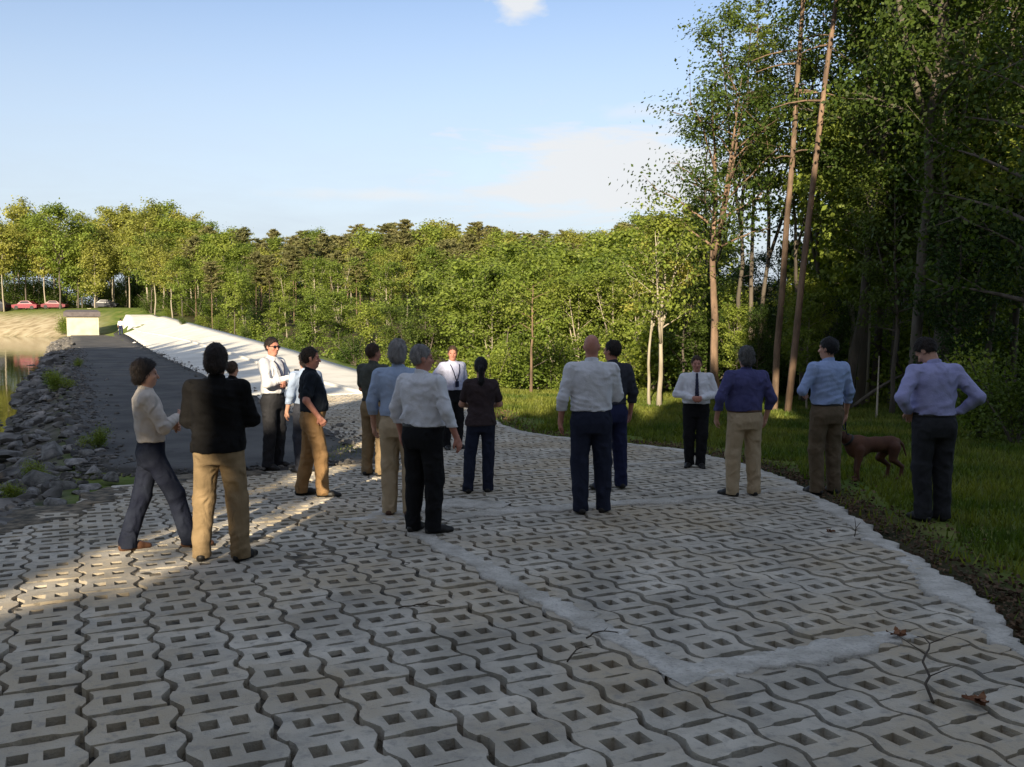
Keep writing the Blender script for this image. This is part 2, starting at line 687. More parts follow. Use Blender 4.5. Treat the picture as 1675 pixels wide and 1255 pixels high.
def build_blocks():
    mb = MB()
    g = GAP
    RE = np.array(RIGHT_EDGE)
    su = np.array([-BL / 2 + 0.005, -0.110, -0.053, 0.0, 0.053, 0.110, BL / 2 - 0.005])
    r2 = np.random.default_rng(3)
    # v break points of the top face; holes in the 2nd and 4th strips, half slots at both ends of strip 3 region
    vb = np.array([-0.195, -0.112, -0.028, 0.028, 0.112, 0.195])
    nu, nv = len(su), len(vb)
    for j in range(-22, 26):
        v0 = (j + 0.5) * BW
        for i in range(-15, 73):
            u0 = i * BL + (BL / 2 if j % 2 else 0)
            ve = float(np.interp(u0, RE[:, 0], RE[:, 1]))
            right = v0 > 1.0 and u0 > -3.5
            if right:
                if v0 - BW / 2 > ve - 0.10 or not in_poly(u0, min(v0, ve - 0.05), PAVE):
                    continue
            elif not in_poly(u0, v0, PAVE):
                continue
            uu = su + u0
            VV = np.zeros((nu, nv))
            for q in range(nv):
                VV[:, q] = vb[q]
            s_ = zig(uu)
            VV[:, 0] = -BW / 2 + g + s_
            VV[:, -1] = BW / 2 - g + s_
            UU = np.repeat(uu[:, None], nv, 1)
            # end notches (the slots at the cross joint)
            notch = 0.017
            UU[0, 1:5] += np.array([0.0, notch, notch, 0.0])
            UU[-1, 1:5] -= np.array([0.0, notch, notch, 0.0])
            VV[0, 1], VV[0, 2], VV[0, 3], VV[0, 4] = -0.095, -0.060, 0.060, 0.095
            VV[-1, 1], VV[-1, 2], VV[-1, 3], VV[-1, 4] = -0.095, -0.060, 0.060, 0.095
            VV = VV + v0
            if right:
                VV = np.minimum(VV, np.interp(UU, RE[:, 0], RE[:, 1])[:, :] - 0.015)
            VV += r2.normal(0, 0.0018)
            UU += r2.normal(0, 0.0025)
            rz = r2.normal(0, 0.007)
            cu, cv = UU.mean(), VV.mean()
            UU, VV = UU - (VV - cv) * rz, VV + (UU - cu) * rz
            dz = 0.006 * math.sin(u0 * 1.1 + v0 * 0.7) * math.sin(v0 * 1.9) + r2.normal(0, 0.004) + (UU - u0) * r2.normal(0, 0.012) + (VV - v0) * r2.normal(0, 0.010)
            X, Y = xy(UU, VV)
            Z = surf(UU, VV) + dz
            top = np.stack([X, Y, Z], -1).reshape(-1, 3)
            # bevelled lower ring is made by duplicating all points 9 cm down
            n = nu * nv
            bot = top.copy()
            bot[:, 2] -= 0.09
            F = []
            holes = {(2, 1), (3, 1), (2, 3), (3, 3)}
            for a in range(nu - 1):
                for b_ in range(nv - 1):
                    if (a, b_) in holes:
                        continue
                    k = a * nv + b_
                    F.append((k, k + 1, k + nv + 1, k + nv))
            F = [f[::-1] for f in F]
            # outer walls
            loop = [q for q in range(nv)] + [a * nv + nv - 1 for a in range(1, nu)] + [(nu - 1) * nv + q for q in range(nv - 2, -1, -1)] + [a * nv for a in range(nu - 2, 0, -1)]
            W_ = []
            for a, b_ in zip(loop, loop[1:] + loop[:1]):
                W_.append((a, b_, b_ + n, a + n))
            for hv in (1, 3):
                hl = [2 * nv + hv, 2 * nv + hv + 1, 3 * nv + hv + 1, 4 * nv + hv + 1, 4 * nv + hv, 3 * nv + hv]
                for a, b_ in zip(hl, hl[1:] + hl[:1]):
                    W_.append((b_, a, a + n, b_ + n))
            mb.add(np.vstack([top, bot]), np.array(F + W_))
    me = mb.mesh('block_pavement')
    o = obj('block_pavement', me, M_BLOCK)
    tag(o, kind='structure')
    bv = o.modifiers.new('bevel', 'BEVEL')
    bv.width = 0.008
    bv.segments = 2
    bv.limit_method = 'ANGLE'
    bv.angle_limit = R(50)
    # bedding: washed-in soil and gravel, filling the cells to an uneven height
    us = np.arange(-5, 24.0, 0.06)
    vs = np.arange(-8, 9.4, 0.06)
    U, V_ = np.meshgrid(us, vs, indexing='ij')
    f = np.zeros_like(U)
    for kx, ky, ph, am in [(0.9, 0.4, 0.3, 1), (0.5, -1.3, 1.0, 1), (2.1, 1.7, 2.0, 0.6), (-1.7, 3.2, 0.5, 0.5), (5.1, 4.3, 0.9, 0.35), (9, -7, 2.2, 0.25)]:
        f += am * np.sin(kx * U + ky * V_ + ph)
    f = f / 2.4
    left = 1 - ss(V_, 1.2, 3.0)
    mid = ss(U, 4.2, 6.0)
    fill = np.clip(0.62 * f + 0.16 + 0.80 * left * mid - 0.25 * (1 - mid) - 0.15 * ss(V_, 3, 4), 0, 1)
    Zb = surf(U, V_) - 0.055 + 0.047 * fill + np.random.default_rng(1).normal(0, 0.004, U.shape)
    X, Y = xy(U, V_)
    V = np.stack([X, Y, Zb], -1).reshape(-1, 3)
    n = len(vs)
    keep = np.zeros(U.shape, bool)
    for a in range(0, len(us)):
        for b_ in range(0, len(vs), 1):
            pass
    ii, jj = np.meshgrid(np.arange(len(us) - 1), np.arange(len(vs) - 1), indexing='ij')
    cu, cv = us[:-1][:, None] + 0.03 + 0 * vs[None, :-1], vs[:-1][None] + 0.03 + 0 * us[:-1][:, None]
    inside = np.zeros(cu.shape, bool)
    npol = len(PAVE)
    for a in range(npol):
        u1, v1 = PAVE[a]
        u2, v2 = PAVE[a - 1]
        if v1 == v2:
            continue
        cond = ((v1 > cv) != (v2 > cv)) & (cu < (u2 - u1) * (cv - v1) / (v2 - v1) + u1)
        inside ^= cond
    k = (ii * n + jj)[inside]
    F = np.stack([k, k + 1, k + n + 1, k + n], -1)[:, ::-1]
    me = mesh_np('pavement_bedding', V, F)
    shade(me)
    tag(obj('pavement_bedding', me, M_BED), kind='structure')


build_blocks()


def ribbon(name, path, width, m, lift=0.006, seed=0, rough=0.03, thick=0.05, step=0.06):
    """hand-floated concrete strip with ragged edges, following the paving"""
    r_ = np.random.default_rng(seed)
    path = np.array(path, float)
    seg = np.linalg.norm(np.diff(path, axis=0), axis=1)
    t = np.concatenate([[0], np.cumsum(seg)])
    s = np.arange(0, t[-1], step)
    pu, pv = np.interp(s, t, path[:, 0]), np.interp(s, t, path[:, 1])
    du, dv = np.gradient(pu), np.gradient(pv)
    ln = np.hypot(du, dv)
    nu_, nv_ = -dv / ln, du / ln

    def wob():
        w = r_.normal(0, rough, len(s))
        w2 = np.convolve(r_.normal(0, rough * 3, len(s) + 16), np.ones(9) / 9, 'same')[8:8 + len(s)]
        return w * 0.6 + w2 * 1.3
    if not isinstance(width, (tuple, list)):
        width = (width / 2, width / 2)
    a, b = width[0] + wob(), -(width[1] + wob())
    lat = np.array([1, 0.6, 0.2, -0.2, -0.6, -1])
    offs = np.where(lat[None] > 0, lat[None] * a[:, None], -lat[None] * b[:, None])
    U = pu[:, None] + nu_[:, None] * offs
    V_ = pv[:, None] + nv_[:, None] * offs
    X, Y = xy(U, V_)
    Z = surf(U, V_) + lift + r_.normal(0, 0.0012, U.shape)
    top = np.stack([X, Y, Z], -1)
    lo1 = top[:, :1].copy()
    lo2 = top[:, -1:].copy()
    lo1[..., 2] -= thick
    lo2[..., 2] -= thick
    V = np.concatenate([lo1, top, lo2], 1)
    m_ = V.shape[1]
    i = np.arange(len(s) - 1)[:, None] * m_
    j = np.arange(m_ - 1)[None]
    F = np.stack([i + j, i + j + 1, i + m_ + j + 1, i + m_ + j], -1).reshape(-1, 4)
    me = mesh_np(name, V.reshape(-1, 3), F)
    shade(me)
    me.flip_normals()
    o = obj(name, me, m)
    tag(o, kind='structure')
    return o


ribbon('concrete_strip', [(7.75, 2.86), (6.5, 2.88), (5.2, 2.87), (3.70, 2.87)], 0.22, M_GROUT, seed=1, lift=0.008)
ribbon('concrete_strip', [(3.68, 2.76), (3.70, 3.3), (3.66, 3.9), (3.62, 4.5)], 0.22, M_GROUT, seed=2, lift=0.0075)
ribbon('concrete_strip', [(8.25, 3.3), (8.30, 4.2), (8.20, 5.4), (8.15, 6.6), (8.1, 7.9)], 0.26, M_GROUT, seed=3, lift=0.007)
ribbon('concrete_strip', [(8.4, 2.6), (8.9, 3.1), (9.1, 3.7), (8.6, 4.2)], 0.5, M_GROUT, seed=4, lift=0.0055, rough=0.05)
ribbon('concrete_strip', [(10.9, 4.5), (10.9, 6.3), (10.8, 8.4)], 0.14, M_GROUT, seed=5, lift=0.0055)
ribbon('pavement_rim', [(u, v - 0.02) for u, v in RIGHT_EDGE[1:]], (0.09, 0.09), M_GROUT, seed=6, lift=0.005, rough=0.032, thick=0.14)


ribbon('edge_soil', [(12.75, 2.3), (12.6, 1.6), (11.8, 0.40), (10.6, -0.12), (9.7, -0.72), (7, -2.75), (4, -5)], (0.20, 0.28), M_BED, seed=9, lift=0.004, rough=0.07, thick=0.2)


def sheet(name, us, vs, zoff, m, skirt=0.35, edge=None):
    """sheet over the (u, v) lattice; edge(u) -> (vmin, vmax)"""
    us = np.asarray(us, float)
    t = np.asarray(vs, float)
    lo, hi = edge(us)
    V_ = lo[:, None] + (hi - lo)[:, None] * t[None]
    U = np.repeat(us[:, None], len(t), 1)
    X, Y = xy(U, V_)
    Z = surf(U, V_) + zoff
    top = np.stack([X, Y, Z], -1)
    l1, l2 = top[:, :1].copy(), top[:, -1:].copy()
    l1[..., 2] -= skirt
    l2[..., 2] -= skirt
    A = np.concatenate([l1, top, l2], 1)
    e1, e2 = A[:1].copy(), A[-1:].copy()
    e1[..., 2] -= skirt
    e2[..., 2] -= skirt
    A = np.concatenate([e1, A, e2], 0)
    m_ = A.shape[1]
    i = np.arange(A.shape[0] - 1)[:, None] * m_
    j = np.arange(m_ - 1)[None]
    F = np.stack([i + j, i + m_ + j, i + m_ + j + 1, i + j + 1], -1).reshape(-1, 4)
    me = mesh_np(name, A.reshape(-1, 3), F[:, ::-1])
    shade(me)
    tag(obj(name, me, m), kind='structure')


wob = lambda u, s: 0.10 * np.sin(u * 1.7 + s) + 0.06 * np.sin(u * 4.1 + 2 * s) + 0.04 * np.sin(u * 9.3)
ua = np.concatenate([np.arange(12.72, 30, 0.25), np.arange(30, 120.5, 1.0)])
sheet('asphalt_path', ua, np.linspace(0, 1, 7), 0.012, M_ASPH, 0.3,
      lambda u: (0.0 + wob(u, 1) + 1.8 * (1 - ss(u, 12.5, 14.5)), 4.36 + 0.5 * wob(u, 4) + 0.9 * ss(u, 40, 110)))
us_ = np.concatenate([np.arange(24.0, 40, 0.5), np.arange(40, 122.6, 1.5)])
sheet('spillway_slab', us_, np.linspace(0, 1, 10), 0.004, M_SLAB, 0.45,
      lambda u: (4.40 + 0.9 * ss(u, 40, 110), 9.2 + 0.8 * ss(u, 24, 33) - 0.6 * ss(u, 112, 122)))


def build_curb():
    us = np.arange(24.0, 104, 1.0)
    v = 7.3 - 0.9 * ss(us, 60, 104)
    x, y = xy(us, v)
    z = surf(us, v)
    mb = MB()
    prof = [(-0.12, -0.05), (-0.11, 0.05), (-0.09, 0.065), (0.09, 0.065), (0.11, 0.05), (0.12, -0.05)]
    A = []
    for dv_, dz_ in prof:
        X, Y = xy(us, v + dv_)
        A.append(np.stack([X, Y, z + dz_], -1))
    A = np.stack(A, 1)
    m_ = len(prof)
    i = np.arange(len(us) - 1)[:, None] * m_
    j = np.arange(m_ - 1)[None]
    F = np.stack([i + j, i + j + 1, i + m_ + j + 1, i + m_ + j], -1).reshape(-1, 4)
    cap1 = np.array([list(range(m_))])
    me = mesh_np('concrete_kerb', A.reshape(-1, 3), [F[:, ::-1], cap1])
    tag(obj('concrete_kerb', me, M_SLAB), kind='structure')


build_curb()
# ------------------------------------------------------------------ vegetation builders
def leaf_quads(C, size, r_, flat=0.35, aspect=0.55, axis=None, spread=1.0, normal=None):
    """one bent leaf-shaped face pair per centre"""
    n = len(C)
    a = r_.normal(0, 1, (n, 3))
    a[:, 2] *= flat
    if axis is not None:
        a = axis + a * 0.45 * spread
    if normal is not None:
        nn = normal + r_.normal(0, 0.5, (n, 3))
        nn /= np.linalg.norm(nn, axis=1)[:, None] + 1e-9
        a = r_.normal(0, 1, (n, 3))
        a -= nn * (nn * a).sum(1)[:, None]
    a /= np.linalg.norm(a, axis=1)[:, None]
    b = r_.normal(0, 1, (n, 3)) if normal is None else np.cross(nn, a)
    b -= a * (a * b).sum(1)[:, None]
    b /= np.linalg.norm(b, axis=1)[:, None]
    s = size * r_.uniform(0.6, 1.35, n)[:, None]
    a, b = a * s * 0.5, b * s * 0.5 * aspect
    V = np.stack([C - a, C + b - 0.1 * a, C + a, C - b - 0.1 * a], 1).reshape(-1, 3)
    F = np.arange(4 * n).reshape(n, 4)
    return V, F


def deciduous(seed, H, cb, cr, nleaf, lsize, r0, nl=16, wob_=0.25, clump=0.28, fork=0, shape=0.8, up=(25, 60), top=1.0, lean=0.0, even=1.4):
    """returns trunk mesh (with limbs) and crown mesh; base at z=0"""
    r_ = np.random.default_rng(seed)
    s_ = H / 12.0
    mb = MB()
    m = 12
    t = np.linspace(0, 1, m)
    wx = np.cumsum(r_.normal(0, wob_ * 0.22 * s_, m))
    wy = np.cumsum(r_.normal(0, wob_ * 0.22 * s_, m))
    wx -= wx[0]
    wy -= wy[0]
    trunk = np.stack([wx + lean * t, wy, t * H * 0.93], 1)
    trunk[0, 2] = -0.25 * s_
    rad = r0 * (1 - t) ** 0.8 * 0.9 + 0.012 * s_
    rad[0] *= 1.35
    stems = [(trunk, rad)]
    mb.tube(trunk, rad, 8)
    for f in range(fork):
        k = int(m * r_.uniform(0.3, 0.5))
        az = r_.uniform(0, 6.28)
        L_ = (H - trunk[k, 2]) * r_.uniform(0.75, 0.95)
        q = np.linspace(0, 1, 8)
        sp_ = L_ * r_.uniform(0.18, 0.3)
        p = trunk[k] + np.stack([np.cos(az) * sp_ * q ** 0.8, np.sin(az) * sp_ * q ** 0.8, L_ * q], 1)
        rr_ = rad[k] * 0.75 * (1 - q) ** 0.8 + 0.01 * s_
        mb.tube(p, rr_, 7)
        stems.append((p, rr_))
    centers, dirs = [], []
    for i in range(nl):
        st, sr = stems[i % len(stems)] if i >= nl // 3 or fork == 0 else stems[0]
        h = cb + (0.98 - cb) * ((i + r_.random()) / nl)
        z = h * H
        zz = st[:, 2]
        if z < zz[1] or z > zz[-1]:
            z = r_.uniform(max(zz[1], cb * H), zz[-1])
        p0 = np.array([np.interp(z, zz, st[:, k]) for k in range(3)])
        rl = np.interp(z, zz, sr) * 0.55
        hh = (z / H - cb) / (1 - cb)
        env = max(0.12, (np.sin(np.pi * min(1, (hh * 0.82 + 0.16))) ** shape))
        L_ = cr * env * r_.uniform(0.7, 1.15)
        az = i * 2.4 + r_.uniform(-0.5, 0.5)
        el = R(r_.uniform(*up)) * (0.6 + 0.6 * hh)
        q = np.linspace(0, 1, 6)
        d = np.array([np.cos(az) * np.cos(el), np.sin(az) * np.cos(el), np.sin(el)])
        p = p0 + d[None] * (L_ * q)[:, None] + np.stack([r_.normal(0, 0.03 * L_, 6) * q, r_.normal(0, 0.03 * L_, 6) * q, -0.12 * L_ * q ** 2], 1)
        mb.tube(p, rl * (1 - q) + 0.006 * s_, 5, cap=False)
        for k in range(4):
            qq = r_.uniform(0.3, 1.0)
            b0 = np.array([np.interp(qq, q, p[:, c]) for c in range(3)])
            dd = d + r_.normal(0, 0.55, 3)
            dd /= np.linalg.norm(dd)
            l2 = L_ * r_.uniform(0.2, 0.45)
            tw = b0 + dd[None] * (l2 * np.linspace(0, 1, 3))[:, None]
            mb.tube(tw, [rl * 0.3 + 0.004 * s_, rl * 0.15 + 0.003 * s_, 0.003 * s_], 3, cap=False)
            centers += [tw[1], tw[2], b0]
            dirs += [l2, l2, l2 * 0.6]
        centers.append(p[-1])
        dirs.append(L_ * 0.3)
    centers = np.array(centers)
    w = np.array(dirs)
    # some sprays are thick, others almost bare
    wt = r_.gamma(even, 1.0, len(centers)) * (0.3 + w)
    idx = r_.choice(len(centers), nleaf, p=wt / wt.sum())
    off = r_.normal(0, 1, (nleaf, 3)) * np.array([1, 1, 0.6]) * (clump * cr * 0.45 * r_.uniform(0.5, 1.2, nleaf))[:, None]
    C = centers[idx] + off
    # leaves face outward and up, as on a real spray
    ctr = np.array([0.5 * lean, 0, H * (cb * 0.5 + 0.4)])
    nr = C - ctr
    nr /= np.linalg.norm(nr, axis=1)[:, None] + 1e-9
    lo_ = off / (np.linalg.norm(off, axis=1)[:, None] + 1e-9)
    V, F = leaf_quads(C, lsize, r_, aspect=0.62, normal=0.55 * nr + 0.6 * lo_ + np.array([0, 0, 0.45]))
    tm = mb.mesh('trunk', True)
    cm = mesh_np('crown', V, F)
    return tm, cm


def pine(seed, H, cb, cr, ntuft, lsize, r0, nl=26, lean=0.0, dead=8, droop=0.1):
    r_ = np.random.default_rng(seed)
    s_ = H / 18.0
    mb = MB()
    m = 14
    t = np.linspace(0, 1, m)
    trunk = np.stack([lean * t + np.cumsum(r_.normal(0, 0.02 * s_, m)), np.cumsum(r_.normal(0, 0.02 * s_, m)), t * H], 1)
    trunk[0, 2] = -0.25 * s_
    rad = r0 * (1 - t * 0.88)
    mb.tube(trunk, rad, 9)
    C, A = [], []
    for i in range(dead):
        z = H * r_.uniform(0.3, max(cb, 0.35))
        p0 = np.array([np.interp(z, trunk[:, 2], trunk[:, k]) for k in range(3)])
        az = r_.uniform(0, 6.28)
        L_ = cr * r_.uniform(0.2, 0.6)
        q = np.linspace(0, 1, 4)
        p = p0 + np.stack([np.cos(az) * L_ * q, np.sin(az) * L_ * q, L_ * (0.1 * q - 0.25 * q * q)], 1)
        mb.tube(p, (0.022 * (1 - q) + 0.006) * s_, 4, cap=False)
    for i in range(nl):
        hh = (i + r_.random()) / nl
        z = H * (cb + (0.985 - cb) * hh)
        p0 = np.array([np.interp(z, trunk[:, 2], trunk[:, k]) for k in range(3)])
        az = i * 2.4 + r_.uniform(-0.6, 0.6)
        L_ = cr * (0.42 + 0.58 * math.sin(math.pi * min(1, 0.2 + hh * 0.72))) * r_.uniform(0.5, 1.2) * (1 if hh < 0.9 else 0.6)
        q = np.linspace(0, 1, 6)
        up_ = r_.uniform(-0.05, 0.3) + 0.35 * hh
        p = p0 + np.stack([np.cos(az) * L_ * q, np.sin(az) * L_ * q, L_ * (up_ * q - droop * q * q)], 1)
        mb.tube(p, (0.035 * (1 - q) + 0.006) * s_, 4, cap=False)
        k = max(2, int(ntuft / nl * (0.5 + L_ / cr)))
        qq = r_.uniform(0.25, 1.02, k)
        c = np.stack([np.interp(qq, q, p[:, 0]), np.interp(qq, q, p[:, 1]), np.interp(qq, q, p[:, 2])], 1)
        c += r_.normal(0, 1, (k, 3)) * np.array([0.16, 0.16, 0.06]) * cr * 0.6
        C.append(c)
        ax = np.stack([np.cos(az) + r_.normal(0, 0.5, k), np.sin(az) + r_.normal(0, 0.5, k), r_.normal(0.35, 0.3, k)], 1)
        A.append(ax / np.linalg.norm(ax, axis=1)[:, None])
    C, A = np.vstack(C), np.vstack(A)
    V, F = leaf_quads(C, lsize, r_, axis=A, aspect=0.34)
    return mb.mesh('trunk', True), mesh_np('crown', V, F)


def bush_mesh(seed, H, rad, nleaf, lsize):
    r_ = np.random.default_rng(seed)
    mb = MB()
    C = []
    for i in range(9):
        az, el = r_.uniform(0, 6.28), R(r_.uniform(35, 85))
        L_ = H * r_.uniform(0.6, 1.0)
        q = np.linspace(0, 1, 5)
        d = np.array([np.cos(az) * np.cos(el) * rad / H * 1.5, np.sin(az) * np.cos(el) * rad / H * 1.5, np.sin(el)])
        p = d[None] * (L_ * q)[:, None] + r_.normal(0, 0.04 * H, (5, 3)) * q[:, None]
        p[0, 2] = -0.1
        mb.tube(p, 0.03 * (1 - q) * H / 3 + 0.006, 5, cap=False)
        for k in range(7):
            C.append([np.interp(r_.uniform(0.25, 1), q, p[:, c]) for c in range(3)])
    C = np.array(C)
    wt = r_.gamma(1.3, 1, len(C))
    idx = r_.choice(len(C), nleaf, p=wt / wt.sum())
    P_ = C[idx] + r_.normal(0, 1, (nleaf, 3)) * np.array([rad, rad, H * 0.5]) * 0.2
    P_[:, 2] = np.abs(P_[:, 2])
    V, F = leaf_quads(P_, lsize, r_, flat=0.4, aspect=0.6)
    return mb.mesh('stem', True), mesh_np('foliage', V, F)


# base colours of spring foliage and bark
ML_FRESH = leafmat('leaf_fresh', (0.135, 0.195, 0.03), (0.25, 0.28, 0.05))
ML_YEL = leafmat('leaf_yellow_green', (0.195, 0.22, 0.04), (0.34, 0.325, 0.075))
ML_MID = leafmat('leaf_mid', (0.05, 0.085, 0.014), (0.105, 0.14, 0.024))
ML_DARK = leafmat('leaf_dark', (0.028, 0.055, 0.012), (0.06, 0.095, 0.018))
ML_PINE = leafmat('needles', (0.13, 0.14, 0.05), (0.23, 0.20, 0.085), trans=0.3)
MT_PALE = mat('bark_pale', (0.26, 0.22, 0.16), (0.42, 0.37, 0.29), scale=5, rough=0.9, bump=0.5, bscale=25, stretch=(1, 1, 0.25), objrand=0.12)
MT_PINE = mat('bark_pine', (0.11, 0.075, 0.052), (0.25, 0.165, 0.11), scale=6, rough=0.95, bump=0.8, bscale=22, stretch=(1, 1, 0.3), objrand=0.12)
MT_GREY = mat('bark_grey', (0.075, 0.062, 0.048), (0.15, 0.125, 0.10), scale=6, rough=0.95, bump=0.8, bscale=22, stretch=(1, 1, 0.25), objrand=0.12)


def tree_proto(name, meshes, mt, ml, parts=('trunk', 'crown')):
    r = empty(name, (0, 0, -500))
    obj(parts[0], meshes[0], mt, r)
    obj(parts[1], meshes[1], ml, r)
    return r


PROTO = {}


def proto(key, name, meshes, mt, ml, parts=('trunk', 'crown')):
    PROTO[key] = [tree_proto(name, meshes, mt, ml, parts), False]


used_protos = set()


def plant(key, loc, H=1.0, rz=None, wid=1.0, tilt=(0, 0), label=None, cat='tree', group=None, r_=random.Random(5)):
    src, used = PROTO[key]
    if rz is None:
        rz = r_.uniform(0, 6.28)
    if not used:
        o = src
        PROTO[key][1] = True
        o.location, o.rotation_euler, o.scale = loc, (tilt[0], tilt[1], rz), (H * wid, H * wid, H)
    else:
        o = dup(src, loc, rz, (H * wid, H * wid, H), tilt)
    for k in ('label', 'category', 'group'):
        if k in o:
            del o[k]
    tag(o, label, cat, group)
    return o


def cleanup_protos():
    for k, (o, used) in PROTO.items():
        if not used:
            for c in list(o.children):
                bpy.data.objects.remove(c)
            bpy.data.objects.remove(o)


# unit-height far trees (scaled by H): leaf size is relative to the height
for i in range(3):
    proto('fd%d' % i, 'deciduous_tree', deciduous(20 + i, 1, 0.40, 0.21, 5200, 0.023, 0.0085, nl=30, clump=0.42, fork=1, even=2.6), MT_PALE, ML_YEL)
for i in range(2):
    proto('fg%d' % i, 'deciduous_tree', deciduous(30 + i, 1, 0.34, 0.23, 5200, 0.023, 0.0085, nl=30, clump=0.42, fork=2, even=2.6), MT_GREY, ML_FRESH)
for i in range(3):
    proto('fp%d' % i, 'pine_tree', pine(40 + i, 1, 0.56, 0.15, 3200, 0.036, 0.0085, nl=44, dead=6), MT_PINE, ML_PINE)
for i in range(3):
    proto('md%d' % i, 'deciduous_tree', deciduous(50 + i, 1, 0.34, 0.24, 8000, 0.020, 0.008, nl=30, clump=0.34, fork=1, even=2.0), MT_PALE, ML_FRESH)
for i in range(2):
    proto('mk%d' % i, 'deciduous_tree', deciduous(60 + i, 1, 0.32, 0.23, 12000, 0.0125, 0.0095, nl=34, clump=0.30, fork=1), MT_GREY, ML_MID)
for i in range(2):
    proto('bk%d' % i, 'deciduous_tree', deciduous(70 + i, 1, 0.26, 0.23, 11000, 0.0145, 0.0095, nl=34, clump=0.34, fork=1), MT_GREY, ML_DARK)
for i in range(2):
    proto('tp%d' % i, 'deciduous_tree', deciduous(120 + i, 1, 0.52, 0.13, 7000, 0.008, 0.0062, nl=26, clump=0.34, fork=1, even=1.2), MT_GREY, ML_MID)
for i in range(2):
    proto('pp%d' % i, 'deciduous_tree', deciduous(130 + i, 1, 0.42, 0.20, 5200, 0.017, 0.0085, nl=26, clump=0.36, fork=2, even=1.6, up=(40, 70)), MT_PALE, ML_FRESH)
for i in range(3):
    proto('bu%d' % i, 'bush', bush_mesh(80 + i, 1, 0.55, 3400, 0.05), MT_GREY, ML_FRESH, ('stem', 'foliage'))
for i in range(2):
    proto('bd%d' % i, 'bush', bush_mesh(90 + i, 1, 0.55, 3200, 0.045), MT_GREY, ML_MID, ('stem', 'foliage'))


